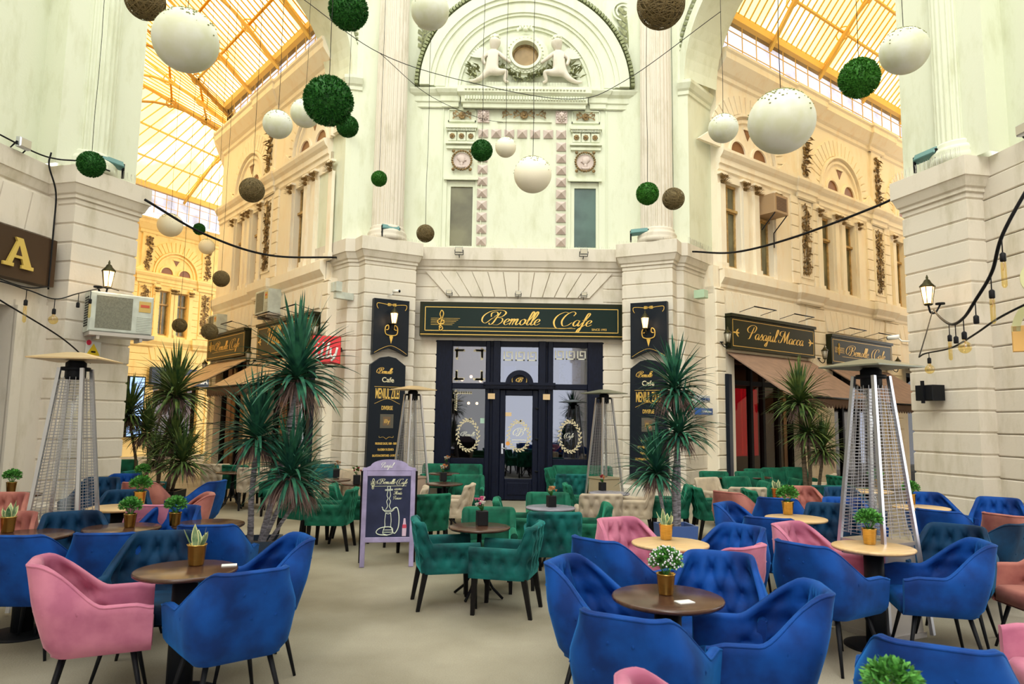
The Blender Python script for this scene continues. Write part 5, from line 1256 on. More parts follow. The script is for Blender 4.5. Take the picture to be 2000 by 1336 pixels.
BALLS = [
 ('white', -3.16, 6.37, 5.25, .60, 'largest white globe on the left, before the amber roof'), ('white', -1.09, 8.34, 6.80, .48, 'white globe cut by the top edge beside the left fluted column'),
 ('white', 2.47, 6.25, 4.47, .60, 'largest white globe on the right, mossy on top, before the lunette arch'), ('white', 4.04, 6.93, 5.56, .48, 'white globe touching the right fluted pilaster, above the bright green ball'),
 ('white', 2.61, 8.46, 5.36, .37, 'small white globe hanging left of the big mossy one'), ('white', -3.03, 8.62, 5.40, .37, 'small white globe over the left passage cornice'),
 ('white', -3.58, 11.5, 6.85, .50, 'white globe half hidden behind the big dark boxwood ball'), ('warm', .22, 8.14, 4.61, .45, 'cream globe in the very centre before the blank panel'),
 ('warm', -.13, 9.72, 5.58, .30, 'small cream globe above the central cream globe'), ('warm', -7.15, 14.29, 5.63, .50, 'amber-lit globe in the left passage beside the pier top'),
 ('warm', -7.82, 17.58, 5.99, .40, 'small distant globe deep in the left passage'),
 ('rattan', -4.15, 7.39, 6.29, .42, 'rattan ball cut by the top edge beside the left pilaster'), ('rattan', 1.38, 6.33, 5.66, .45, 'big dark rattan ball at the top edge right of centre'),
 ('rattan', 2.18, 9.34, 4.73, .30, 'small rattan ball beside the little green ball before the right column'), ('rattan', -1.29, 10.06, 4.39, .26, 'small rattan ball over the ledge left of the centre window'),
 ('rattan', -3.97, 10.34, 5.10, .37, 'rattan ball over the left passage windows'), ('rattan', -5.93, 14.08, 4.47, .33, 'rattan ball before the far yellow wall corner'),
 ('rattan', -6.82, 14.31, 3.53, .29, 'low rattan ball before the yellow windows'), ('rattan', -6.15, 14.2, 3.40, .33, 'lowest rattan ball beside the left passage sign'),
 ('leaf', -1.81, 7.13, 6.05, .43, 'dark boxwood ball cut by the top edge left of the fluted column'), ('leaf', -1.79, 6.44, 4.70, .48, 'biggest dark green boxwood ball'),
 ('leaf', -2.55, 10.28, 6.10, .34, 'small boxwood ball tucked under the biggest one'), ('leaf', -.45, 9.27, 5.35, .30, 'boxwood ball left of the small cream globe'),
 ('leafy', -2.02, 10.18, 5.25, .24, 'tiny boxwood ball before the left fluted column'), ('leafy', 1.74, 8.9, 4.65, .30, 'bright green boxwood ball before the right fluted column'),
 ('leafy', 3.45, 6.72, 5.15, .40, 'bright green boxwood ball left of the right white globe'), ('leaf', -5.61, 9.01, 4.98, .35, 'boxwood ball on the left pier ledge beside the floodlight'),
 ('leaf', -7.02, 15.34, 5.84, .27, 'boxwood ball among the left passage globes')]
BN = {'white': ('globe lamp', 'white globe lamps'), 'warm': ('globe lamp', 'white globe lamps'), 'rattan': ('rattan ball', 'hanging rattan balls'), 'leaf': ('boxwood ball', 'hanging boxwood balls'), 'leafy': ('boxwood ball', 'hanging boxwood balls')}
for k, x, y, z, D, lab in BALLS:
    pr = make_ball(k); fresh = pr.get('_fresh')
    o = pr if fresh else pr.copy()
    if fresh: del pr['_fresh']
    else:
        COL.objects.link(o)
        for ch in [c for c in pr.children if not c.name.startswith('cord')]:
            c2 = ch.copy(); COL.objects.link(c2); c2.parent = o
    o.location = (x, y, z); o.scale = (D, D, D); o.rotation_euler = (0, 0, random.uniform(0, 6)); tag(o, lab, *BN[k])
    zt = 12.5 if y < 12 else 11.6
    c = MB(); n = 14
    c.tube([(0.008 * math.sin(i * 1.9) / D if 0 < i < n else 0, 0, .48 + ((zt - z) / D - .48) * i / n) for i in range(n + 1)], .0035 / D, 5); cc = c.build('cord', CORDM, o)

# ================================================================== SIGNS, SHOP FRONTS, LAMPS
# ---- cafe front (door and glazing)
FD = frame(0, 15.22, 0)
m = MB(FD)
def post(a, b, z0=0, z1=3.40, y=-.06): m.bbox(a, b, y, .12, z0, z1, .012)
post(-1.68, -1.28); post(-.56, -.46); post(-.40, -.24, y=-.10); post(.58, .74, y=-.10); post(.78, .90); post(1.64, 2.02)
m.box(-1.68, 2.02, 0, .12, 3.28, 3.42); m.bbox(-1.28, -.56, -.04, .1, 2.36, 2.48, .01); m.bbox(.90, 1.64, -.04, .1, 2.36, 2.48, .01)
m.box(-1.28, -.56, 0, .1, 0, .88); m.box(.90, 1.64, 0, .1, 0, .88); m.box(-.46, -.40, 0, .1, 0, 3.3); m.box(.74, .78, 0, .1, 0, 3.3)
m.box(-.60, .94, -.20, .1, 2.44, 2.50); m.box(-.57, .91, -.16, .1, 2.36, 2.44)
for k in range(38): m.box(-.55 + k * .0385, -.55 + k * .0385 + .02, -.185, -.15, 2.385, 2.43)
m.ring(.17, 2.46, .20, .30, -.22, .1, n=30); m.ring(.17, 2.55, 0, .21, -.14, .1, 0, 360, 30)
for a in (-.36, -.31, .63, .68): m.box(a, a + .02, -.115, -.09, .3, 2.3)
sf = struct(m, 'window_40', NAVYW)
def pane(name, M, x0, x1, z0, z1, mtl, parent, y=.03):
    p = MB(M); p.box(x0, x1, y, y + .008, z0, z1); return p.build(name, mtl, parent)
pane('pane', FD, -1.28, -.56, 2.48, 3.28, tinted('hazy_upper_glass', (.65, .55, .5), gloss=.12, grough=.1), sf); pane('pane', FD, -.24, .58, 2.50, 3.28, PALEGL, sf); pane('pane', FD, .90, 1.64, 2.48, 3.28, PALEGL, sf)
pane('pane', FD, -1.28, -.56, .88, 2.36, SHOPGL, sf); pane('pane', FD, .90, 1.64, .88, 2.36, PALEGL, sf)
# door leaf
d = MB(FD); d.bbox(-.24, -.12, -.07, .0, .02, 2.34, .01); d.bbox(.46, .58, -.07, .0, .02, 2.34, .01); d.bbox(-.12, .46, -.07, 0, 2.22, 2.34, .01); d.bbox(-.12, .46, -.07, 0, .02, .46, .01); d.bbox(-.06, .40, -.085, -.07, .12, .38, .01)
dr = struct(d, 'door_1', NAVYW)
pane('pane', FD, -.12, .46, .46, 2.22, PALEGL, dr, y=-.04)
h = MB(FD); h.bbox(-.20, -.155, -.09, -.07, .98, 1.20, .005); h.tube([(-.18, -.09, 1.10), (-.18, -.13, 1.10), (-.08, -.13, 1.10)], .010, 6); h.build('handle', ALU, dr)
for z in (.62, 1.30, 1.95): h = MB(FD); h.tube([(.52, -.085, z), (.60, -.085, z)], .018, 8); h.build('hinge', BLACK, dr)
for x, z, w_, h_ in ((-.06, 1.78, .13, .08),): h = MB(FD); h.box(x - .06, x + w_ - .06, -.055, -.045, z, z + h_); h.build('notice', TAN, dr)
h = MB(FD); h.ring(-.06, 1.20, 0, .045, -.055, -.045, 0, 360, 18); h.build('round_sticker', mat('orange_sticker', (.8, .35, .08), .5), dr)
for x in (-.50, .68): q = MB(FD); q.box(x, x + .15, -.12, -.10, 2.14, 2.26); q.build('plaque', TAN, sf)
q = MB(FD); q.box(-.66, -.57, .02, .03, 1.62, 1.73); q.build('sticker', mat('mint_sticker', (.4, .6, .5), .5), sf)
q = MB(FD); q.ring(.17, 2.55, .15, .165, -.145, -.14, 0, 360, 30); cursive(q, 'B', .14, 2.51, .042, -.14, w=.16); q.build('monogram', GOLD, sf)
def wreath(parent, cx, cz, rx, rz, y, n=44, mt=ETCH):
    w_ = MB(FD)
    for k in range(n):
        a = 2 * PI * k / n
        if abs(math.cos(a)) < .12 and math.sin(a) > 0: continue
        w_.leaf((cx + rx * math.cos(a), y, cz + rz * math.sin(a)), (-math.sin(a) + .7 * math.cos(a) * (1 if k % 2 else -1), 0, math.cos(a) + .7 * math.sin(a) * (1 if k % 2 else -1)), (0, 1, 0), .075, .035, .0, 3)
    for sx in (-1, 1):
        w_.leaf((cx, y, cz + rz), (sx, 0, .6), (0, 1, 0), .10, .04, 0, 3)
    return w_.build('etched_wreath', mt, parent)
wreath(sf, -.92, 1.36, .22, .32, .02, mt=mat('gold_etching', (.62, .54, .36), .5)); wreath(dr, .17, 1.36, .22, .30, -.05, mt=mat('gold_etching', (.62, .54, .36), .5)); wreath(sf, 1.27, 1.36, .22, .32, .02, mt=mat('gold_etching', (.62, .54, .36), .5))
q = MB(FD); cursive(q, 'Bemolle', -1.04, 1.34, .042, .02, w=.11, tr=.9); q.build('etched_lettering', ETCH, sf)
q = MB(FD); cursive(q, 'Cafe', 1.17, 1.34, .042, .02, w=.11, tr=.9); q.build('etched_lettering', ETCH, sf)
q = MB(FD); cursive(q, 'B', .12, 1.36, .075, -.05, w=.12); q.box(.03, .33, -.052, -.048, 1.27, 1.285); q.box(.03, .33, -.052, -.048, 1.22, 1.23); q.build('etched_lettering', ETCH, dr)
g = MB(FD)                                                          # Greek key band and corner scrolls on the upper panes
def key(x0, z, s):
    for a, b, c, d_ in ((0, 1, 0, .14), (.86, 1, 0, 1), (.3, .86, .86, 1), (.3, .44, .4, .86), (.44, .66, .4, .54), (0, .14, 0, 1)):
        g.box(x0 + a * s, x0 + b * s, .018, .022, z + c * s, z + d_ * s)
for k in range(3): key(-.18 + k * .26, 2.98, .2); key(.94 + k * .24, 3.02, .19)
g.build('etched_greek_key', ETCH, sf)
g = MB(FD)
for cx_, cz_, sx, sz in ((-1.24, 3.22, 1, -1), (-.60, 3.22, -1, -1), (-1.24, 2.54, 1, 1), (-.60, 2.54, -1, 1), (-1.24, 2.30, 1, -1)):
    for k in range(16): t = k / 15; L = .38 if cz_ < 2.4 else .2; g.leaf((cx_ + sx * .02, .02, cz_ + sz * L * t), (sx * .8, 0, .5 * (-1) ** k), (0, 1, 0), .07, .03, 0, 3); g.leaf((cx_ + sx * L * t, .02, cz_), (.5 * (-1) ** k, 0, sz * .8), (0, 1, 0), .07, .03, 0, 3)
g.build('etched_scrolls', mat('gold_etching', (.62, .54, .36), .5), sf)
for x0, x1, z0, z1 in ((-.16, .10, 2.56, 2.86), (.40, .57, 2.50, 2.88), (1.03, 1.50, 2.50, 3.02)):
    q = MB(FD); q.box(x0, x1, .05, .055, z0, z1); q.build('paper_poster', PAPER, sf)
wreath(sf, 1.27, 2.76, .20, .22, .045, 30, mt=mat('grey_print', (.25, .25, .3), .6))
# interior behind the cafe front
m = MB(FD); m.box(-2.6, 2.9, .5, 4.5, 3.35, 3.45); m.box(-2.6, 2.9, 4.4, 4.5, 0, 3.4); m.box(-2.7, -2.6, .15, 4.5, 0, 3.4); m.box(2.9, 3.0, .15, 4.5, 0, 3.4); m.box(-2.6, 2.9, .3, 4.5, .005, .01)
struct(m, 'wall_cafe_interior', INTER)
for k, (x, y, z) in enumerate(((-1.15, 1.2, 2.62), (-.95, 1.3, 2.70), (-.72, 1.2, 2.60), (-1.05, 2.2, 2.1), (-.85, 2.3, 2.1))):
    b = MB(FD); b.sphere((x, y, z), .035, 10, 8); b.m = 1; b.tube([(x, y, z + .03), (x, y, 3.35)], .004, 4); tag(b.build('ceiling_bulb', [BULBON, CABLE]), ('warm glowing bulb inside the left upper cafe window', 'warm glowing bulb in a row inside the left upper cafe window', 'rightmost glowing bulb inside the left upper cafe window', 'glowing bulb low inside the left cafe window', 'second glowing bulb low inside the left cafe window')[k], 'light bulb', 'bulbs inside the cafe')
# ---- main sign
o = empty('shop_sign', label='long black Bemolle Cafe sign over the cafe door', cat='sign')
S = frame(0, 15.0, .55)
b = MB(S); b.box(-1.98, 2.38, -.08, .14, 3.46, 4.20); b.build('sign_case', mat('olive_black_case', (.02, .022, .010), .3), o)
b = MB(S); b.box(-1.90, 2.30, -.095, -.08, 3.54, 4.13); b.build('sign_face', BOARD, o)
b = MB(S); border(b, -1.87, 2.27, 3.57, 4.09, -.096, .014); b.box(-1.96, 2.36, -.085, -.075, 3.49, 3.505)
cursive(b, 'Bemolle', -.50, 3.72, .130, -.096, w=.075, tr=1.18); cursive(b, 'Cafe', .98, 3.71, .130, -.096, w=.075, tr=1.2)
b.box(-1.15, 1.35, -.102, -.096, 3.655, 3.663)
for k in range(5): b.box(-1.74, -1.12 - .04 * abs(k - 4), -.102, -.096, 3.70 + k * .034, 3.706 + k * .034)
clef(b, -1.52, 3.78, .27, -.100); b.build('gold_lettering', GOLD, o)
block(o, 'small_lettering', 'SINCE 1993', S @ Matrix.Translation((0, -.098, 0)), 1.86, 3.62, .065, GOLD)
# floodlights over it
def make_floodlight():
    if 'fl' in PROTO: return PROTO['fl']
    o = empty('floodlight'); b = MB(); b.bbox(-.06, .06, -.05, .0, -.045, .045, .01); b.build('housing', ALU, o)
    b = MB(); b.box(-.05, .05, -.053, -.049, -.036, .036); b.build('lens', GREYGL, o)
    b = MB(); b.tube([(-.065, -.02, 0), (-.065, .05, -.06), (.065, .05, -.06), (.065, -.02, 0)], .008, 4); b.tube([(0, .05, -.06), (0, .14, -.10)], .008, 4); b.build('bracket', BLACK, o)
    PROTO['fl'] = o; o['_fresh'] = 1; return o
def put(proto, M, label, cat, group=None, s=1.0):
    if proto.get('_fresh'): o = proto; del o['_fresh']
    else: o = copy_tree(proto)
    o.matrix_world = M @ Matrix.Diagonal((s, s, s, 1))
    for k in ('label', 'category', 'group'):
        if k in o: del o[k]
    return tag(o, label, cat, group)
FG = 'small wall floodlights'
for x, lab in ((-1.37, 'small floodlight over the left end of the long cafe sign'), (.12, 'small floodlight over the middle of the long cafe sign'), (1.54, 'small floodlight over the right end of the long cafe sign')):
    put(make_floodlight(), F @ Matrix.Translation((x, -.16, 4.42)), lab, 'floodlight', FG)
for x, lab in ((-1.17, 'square floodlight on the ledge under the olive window'), (1.52, 'square floodlight on the ledge under the blue-grey window')):
    put(make_floodlight(), F @ Matrix.Translation((x, -.28, 5.32)), lab, 'floodlight', FG, 1.35)
put(make_floodlight(), frame(-7.10, 9.70, 80) @ Matrix.Translation((0, -.05, 5.52)), 'square floodlight on the ledge by the left picture edge', 'floodlight', FG, 1.6)
put(make_floodlight(), frame(6.66, 8.72, -85) @ Matrix.Translation((0, -.05, 5.52)), 'square floodlight on the ledge by the right picture edge', 'floodlight', FG, 1.6)
# long wash lights on the plinths
def make_wash():
    if 'wash' in PROTO: return PROTO['wash']
    o = empty('wash_light'); b = MB(Matrix.Rotation(R(-25), 4, 'X')); b.bbox(-.19, .19, -.06, .05, .02, .13, .012); b.build('housing', FLCASE, o)
    b = MB()
    for sx in (-1, 1): b.box(sx * .19 - .012, sx * .19 + .012, -.02, .02, -.14, .10)
    b.build('bracket', BLACK, o); PROTO['wash'] = o; o['_fresh'] = 1; return o
for M_, x, y, lab in ((FPL, .62, .06, 'teal wash light at the foot of the left centre column'), (FPR, .50, .06, 'teal wash light at the foot of the right centre column'), (FSL, .60, .06, 'black wash light on the left pier ledge behind the boxwood ball'), (FSR, .62, .06, 'teal wash light on the right pier ledge')):
    put(make_wash(), M_ @ Matrix.Translation((x, y, 5.60)), lab, 'wash light', 'wash lights at the column feet')
# ---- lantern
def make_lantern(lit):
    key = ('lan', lit)
    if key in PROTO: return PROTO[key]
    o = empty('wall_lantern'); b = MB(); b.lathe([(.035, 0), (.05, .012), (.028, .03)], 12, (0, 0, -.02)); b.lathe([(.012, 0), (.012, .04)], 8, (0, 0, .22))
    b.lathe([(.085, .19), (.085, .20), (.045, .24), (.03, .27), (.012, .28), (.014, .30), (.004, .33)], 6)
    for k in range(6): a = PI * k / 3; b.tube([(.045 * math.cos(a), .045 * math.sin(a), .0), (.074 * math.cos(a), .074 * math.sin(a), .19)], .004, 4)
    b.build('frame', mat('aged_brass_black', (.05, .045, .02), .4, metal=.6), o)
    g = MB(); g.lathe([(.040, .0), (.069, .188)], 6); g.build('glass', LAMPG if lit else GREYGL, o)
    if lit: g = MB(); g.sphere((0, 0, .10), .022, 10, 8, (1, 1, 1.6)); g.build('bulb', BULBON, o)
    a = MB(); a.tube(catmull([(0, 0, -.02), (0, .03, -.10), (0, .10, -.09), (0, .17, .0)], 6), .011, 6); a.lathe([(.05, 0), (.05, .02)], 12, (0, .17, -.0)); a.build('arm', BLACK, o)
    PROTO[key] = o; o['_fresh'] = 1
    return o
def lamp_light(p, e=14, col=(1, .62, .3)):
    l = bpy.data.lights.new('lantern_glow', 'POINT'); l.energy = e; l.color = col; l.shadow_soft_size = .05; lo = bpy.data.objects.new('lantern_glow', l); COL.objects.link(lo); lo.location = p
LG = 'wall lanterns'
for M_, x, z, lit, s, lab in ((FPL, .66, 3.62, 1, 1.1, 'lit lantern on the black banner left of the cafe sign'), (FPR, .68, 3.58, 1, 1.1, 'lit lantern on the black banner right of the cafe sign'),
                           (FSL, .48, 3.62, 1, 1.25, 'lit lantern above the air conditioner on the left pier'), (FSR, .80, 3.40, 1, 1.25, 'lit lantern on the right pier above the string lights'),
                           (FR_, -.15, 3.42, 0, 1.0, 'unlit lantern left of the Pasajul Macca sign'), (FR_, 3.75, 3.32, 0, 1.0, 'unlit lantern between the two right passage signs'), (FR_, 7.6, 3.3, 0, 1.0, 'unlit lantern beyond the second right passage sign'),
                           (FL_, .18, 3.42, 0, 1.0, 'unlit lantern above the red square sign'), (FL_, -3.6, 3.1, 0, 1.0, 'unlit lantern between the two left passage signs'), (FL_, -7.0, 3.0, 0, 1.0, 'unlit lantern at the end of the left passage wall')):
    T = M_ @ Matrix.Translation((x, -.22, z)); put(make_lantern(lit), T, lab, 'wall lantern', LG, s)
    if lit: q = T @ Vector((0, -.12, .1)); lamp_light(q, 5)
# ---- banners and menu boards
def banner(M, cx_, lab):
    o = empty('hanging_banner', label=lab, cat='banner', group='black banners behind the lanterns'); a, c = cx_ - .38, cx_ + .38
    def shape(i, z0, z1, rise): return [(a + i, z0), (a + .2, z0 + rise * .6), (a + .38, z0 + rise), (c - .2, z0 + rise * .6), (c - i, z0), (c - i, z1), (a + i, z1)]
    b = MB(M); b.prism(shape(0, 2.98, 4.14, .16), -.03, .10); b.build('cloth', BOARDN, o)
    g = MB(M); y = -.033
    g.tube([(q.x, y, q.y) for q in catmull([(a + .03, 3.02, 0), (a + .2, 3.12, 0), (cx_, 3.18, 0), (c - .2, 3.12, 0), (c - .03, 3.02, 0)], 5)], .005, 4)
    for sx in (-1, 1):
        g.tube([(q.x, y, q.y) for q in catmull([(cx_ + sx * .05, 4.02, 0), (cx_ + sx * .2, 4.04, 0), (cx_ + sx * .31, 4.04, 0), (cx_ + sx * .32, 3.98, 0), (cx_ + sx * .29, 3.93, 0)], 5)], .007, 4)
        for k in range(5): g.leaf((cx_, y, 4.03), (sx * 1, 0, -.3 + .15 * k), (0, 1, 0), .1, .03, 0, 3)
        g.tube([(q.x, y - .01, q.y) for q in catmull([(cx_ + sx * .02, 3.38, 0), (cx_ + sx * .12, 3.42, 0), (cx_ + sx * .13, 3.55, 0), (cx_ + sx * .07, 3.60, 0), (cx_ + sx * .06, 3.52, 0), (cx_ + sx * .11, 3.50, 0)], 5)], .012, 5)
    g.add([(cx_ - .05, y - .01, 3.40), (cx_ + .05, y - .01, 3.40), (cx_, y - .01, 3.22)], [(0, 1, 2)]); g.build('gold_ornament', GOLD, o)
banner(FPL, .67, 'black swallow-tailed banner left of the cafe sign'); banner(FPR, .70, 'black swallow-tailed banner right of the cafe sign')
def menu(M, cx_, lab):
    o = empty('menu_board', label=lab, cat='menu board', group='black menu boards on the centre piers'); a, c = cx_ - .37, cx_ + .37
    b = MB(M); b.prism([(a - .03, .55), (c + .02, .55), (c, 2.78), (cx_ + .16, 2.93), (cx_, 2.96), (cx_ - .16, 2.93), (a, 2.78)], -.02, .10); b.build('panel', BOARDN, o)
    g = MB(M); cursive(g, 'Bemolle', cx_ - .21, 2.60, .052, -.022, w=.12, tr=.80)
    for sx in (-1, 1): g.tube([(q.x, -.023, q.y) for q in catmull([(cx_, 1.28, 0), (cx_ + sx * .06, 1.32, 0), (cx_ + sx * .14, 1.31, 0), (cx_ + sx * .15, 1.34, 0)], 4)], .004, 4)
    N = 13
    for k in range(N):                                               # arched outlined word block
        pass
    g.tube([(q.x, -.023, q.y) for q in catmull([(cx_ - .27, 1.99, 0), (cx_, 2.09, 0), (cx_ + .27, 1.99, 0)], 6)], .004, 4); g.box(cx_ - .28, cx_ + .28, -.025, -.02, 2.33, 2.338); g.build('gold_lettering', GOLD, o)
    T = M @ Matrix.Translation((0, -.022, 0))
    block(o, 'lettering', 'Cafe', T, cx_, 2.43, .14, mat('cream_lettering', (.8, .72, .5), .5), bold=.002)
    block(o, 'lettering', 'MENIUL ZILEI', T, cx_, 2.10, .29, GOLD, sx=.30, bold=.004); block(o, 'lettering', 'DIVERSE', T, cx_, 1.87, .11, GOLD, sx=.6, bold=.002)
    for z, tx in ((1.17, 'PRODUSE CALDE, 10:00 - 18:00'), (1.05, 'PLACEREA TA ZILNICA'), (.93, 'SALATE RACORITOARE - LA BUCATA')): block(o, 'lettering', tx, T, cx_, z, .06, GOLD, sx=.55, bold=.002)
    q = MB(M); q.box(cx_ - .14, cx_ + .14, -.028, -.02, 1.50, 1.78); bdg = q.build('square_badge', mat('grey_badge', (.10, .09, .07), .5), o); qq = MB(M); qq.box(cx_ - .08, cx_ + .08, -.032, -.028, 1.55, 1.73); qq.build('badge_inner', mat('brown_badge', (.16, .10, .06), .5), bdg)
    block(o, 'badge_lettering', 'illy', M @ Matrix.Translation((0, -.034, 0)), cx_, 1.60, .12, GOLD)
menu(FPL, .64, 'black menu board left of the door, behind the chalkboard'); menu(FPR, .68, 'black menu board right of the door, behind the blue planter palm')
# ---- red square sign
T = frame(-3.74, 14.12, 12, -.03)
o = empty('projecting_sign', label='red square sign with white lettering on the left centre pier', cat='sign')
b = MB(T); b.bbox(-.28, .28, -.05, .05, 2.80, 3.36, .012); b.build('panel', RED, o); b = MB(T); b.box(.26, .30, .05, .50, 3.1, 3.14); b.build('bracket', BLACK, o)
g = MB(T); y = -.055
def stroke(pts, r_): g.tube([(q.x, y, q.y) for q in catmull([(a, b_, 0) for a, b_ in pts], 5)], r_, 6)
stroke([(-.20, 2.93), (-.17, 3.12)], .026); stroke([(-.155, 3.19), (-.15, 3.21)], .026); stroke([(-.10, 2.93), (-.05, 3.23)], .026); stroke([(.00, 2.93), (.05, 3.23)], .026)
stroke([(.09, 3.12), (.085, 2.98), (.13, 2.94), (.18, 3.0)], .022); stroke([(.215, 3.13), (.17, 2.94), (.10, 2.86)], .024); stroke([(-.20, 2.93), (-.17, 2.915), (-.13, 2.94)], .018); stroke([(-.10, 2.93), (-.07, 2.915), (-.03, 2.94)], .018); stroke([(.0, 2.93), (.03, 2.915), (.07, 2.96)], .018)
g.build('white_lettering', WHITE, o)
# ---- passage signs, sign lamps, awnings, shop interiors
def passage_sign(M, x0, x1, z0, z1, text, lab, out=.18, tilt=.0, sc=.16, cl=False, face=BOARD):
    o = empty('passage_sign', label=lab, cat='sign', group='black signs over the passage shops'); c = (x0 + x1) / 2
    b = MB(M); b.box(x0, x1, -out, -.02, z0, z1); b.box(x0 - .02, x1 + .02, -out - .04, -.02, z1 - .02, z1 + .05); b.build('sign_case', mat('olive_black_case', (.02, .022, .010), .3), o)
    g = MB(M); border(g, x0 + .06, x1 - .06, z0 + .06, z1 - .07, -out - .001, .012); sc = (x1 - x0) * (.60 if cl else .66) / sum(GL[ch][0] * 1.3 for ch in text); w_ = sum(GL[ch][0] for ch in text) * sc * 1.3
    xx = c - w_ / 2 - .02; cursive(g, text, xx + (.22 if cl else .05), z0 + (z1 - z0) * .36, sc, -out - .002, w=.09, tr=1.3)
    if cl:
        clef(g, x0 + .35, z0 + .38, .18, -out - .003); g.box(x0 + .5, x1 - .6, -out - .005, -out, z0 + .2, z0 + .208)
        for k in range(5): g.box(x0 + .15, x0 + .62, -out - .005, -out, z0 + .3 + k * .03, z0 + .308 + k * .03)
    else:
        for sx, xe in ((1, x0 + .17), (-1, x1 - .17)):
            for k in (-1, 0, 1): g.leaf((xe, -out - .004, (z0 + z1) / 2), (sx * 1, 0, k * .9), (0, 1, 0), .14, .045, 0, 3)
            g.leaf((xe, -out - .004, (z0 + z1) / 2), (-sx, 0, 0), (0, 1, 0), .10, .04, 0, 3)
    g.build('gold_lettering', GOLD, o)
    for q in (.28, .75):
        l = empty('sign_lamp', label='bar lamp over the ' + lab.split(',')[0] + (', nearer end' if (q < .5) == (x0 >= 0) else ', farther end'), cat='bar lamp', group='bar lamps over the passage signs')
        cx_ = x0 + (x1 - x0) * q; b = MB(M); b.tube([(cx_ - .42, -.42, z1 + .22), (cx_ + .42, -.42, z1 + .22)], .014, 6); b.build('tube', BLACK, l); b = MB(M)
        for e in (-.4, .4): b.tube([(cx_ + e, -.42, z1 + .22), (cx_ + e, 0.0, z1 + .14)], .008, 4)
        b.build('bracket', BLACK, l)
passage_sign(FR_, .02, 3.38, 3.30, 4.02, 'Pasajul Macca', 'Pasajul Macca sign on the right passage wall', sc=.155)
passage_sign(FR_, 4.15, 7.35, 3.22, 3.92, 'Bemolle  Cafe', 'small Bemolle Cafe sign on the right passage wall', sc=.14, cl=True)
passage_sign(FL_, -3.18, -.02, 3.12, 3.90, 'Villacrosse', 'sign half hidden by the palm, on the left passage wall', sc=.155)
passage_sign(FL_, -7.0, -4.02, 3.26, 3.92, 'Bemolle  Cafe', 'far Bemolle Cafe sign on the left passage wall', sc=.14, cl=True)
def awning(M, x0, x1, zt, zb, out, mtl, lab):
    o = empty('awning', label=lab, cat='awning', group='cloth awnings over the shop fronts'); n = 26; b = MB(M)
    b.add([(x0, -.05, zt), (x1, -.05, zt), (x1, -out, zb), (x0, -out, zb), (x0, -.05, zt - .03), (x1, -.05, zt - .03), (x1, -out, zb - .03), (x0, -out, zb - .03)], [(0, 3, 2, 1), (4, 5, 6, 7), (0, 1, 5, 4), (3, 7, 6, 2), (0, 4, 7, 3), (1, 2, 6, 5)]); b.build('cloth', mtl, o)
    v = MB(M)
    for k in range(n):
        a, c = x0 + (x1 - x0) * k / n, x0 + (x1 - x0) * (k + 1) / n; m_ = (a + c) / 2
        v.prism([(a, zb - .12), (a + (c - a) * .2, zb - .19), (m_, zb - .215), (a + (c - a) * .8, zb - .19), (c, zb - .12), (c, zb), (a, zb)], -out - .006, -out + .006)
    v.build('scalloped_valance', mat('dark_brown_valance', (.10, .055, .035), .9), o)
    t = MB(M); t.tube([(x0, -out, zb), (x1, -out, zb)], .025, 6); t.tube([(x0 + .08, -.05, zt - .06), (x0 + .08, -out, zb - .02)], .018, 5); t.tube([(x1 - .08, -.05, zt - .06), (x1 - .08, -out, zb - .02)], .018, 5); t.build('frame', BLACK, o)
awning(FR_, .05, 3.35, 3.24, 2.25, 1.55, AWN, 'brown awning under the Pasajul Macca sign'); awning(FR_, 4.15, 7.4, 3.16, 2.20, 1.55, AWN, 'second brown awning, behind the tall right heater'); awning(FR_, 8.2, 11.0, 3.5, 2.3, 1.5, BLACKW, 'black awning at the far end of the right passage wall')
awning(FL_, -3.15, -.05, 3.08, 2.35, 1.3, AWNL, 'peach awning under the half hidden left sign'); awning(FL_, -6.95, -4.0, 3.20, 2.35, 1.5, AWNL, 'peach awning under the far left sign')
def shop(M, x0, x1, posts, name, glass=SHOPGL, back=INTER, n=1):
    m = MB(M); y = .25
    for p in posts: m.bbox(p - .05, p + .05, y - .06, y + .06, 0, 3.25, .01)
    m.box(x0, x1, y - .05, y + .05, 2.55, 2.66); m.box(x0, x1, y - .05, y + .05, 0, .35); m.box(x0, x1, y - .05, y + .05, 3.15, 3.25)
    w_ = struct(m, name, BLACKW); pane('pane', M, x0, x1, .35, 3.2, glass, w_, y=y)
    r_ = MB(M); r_.box(x0 - .3, x1 + .3, 3.0, 3.1, 0, 3.3); r_.box(x0 - .3, x1 + .3, .3, 3.1, 3.25, 3.3); r_.box(x0 - .35, x0 - .3, .3, 3.1, 0, 3.3); r_.box(x1 + .3, x1 + .35, .3, 3.1, 0, 3.3); r_.box(x0 - .3, x1 + .3, .3, 3.1, .005, .01); struct(r_, 'wall_shop_interior', back)
    return w_
shop(FR_, .37, 2.95, [.42, 1.28, 1.75, 2.35, 2.9], 'window_41'); shop(FR_, 4.5, 7.0, [4.55, 5.3, 6.1, 6.95], 'window_42', PALEGL); shop(FR_, 8.55, 11.05, [8.6, 9.8, 11.0], 'window_43')
shop(FL_, -2.85, -.30, [-2.8, -2.0, -1.2, -.35], 'window_44', back=WARMINT); shop(FL_, -6.65, -4.3, [-6.6, -5.5, -4.35], 'window_45', back=WARMINT); shop(FFW, 2.45, 4.55, [2.5, 3.5, 4.5], 'window_46', back=WARMINT); shop(FFW, -2.45, .55, [-2.4, -1, .5], 'window_47', back=WARMINT)
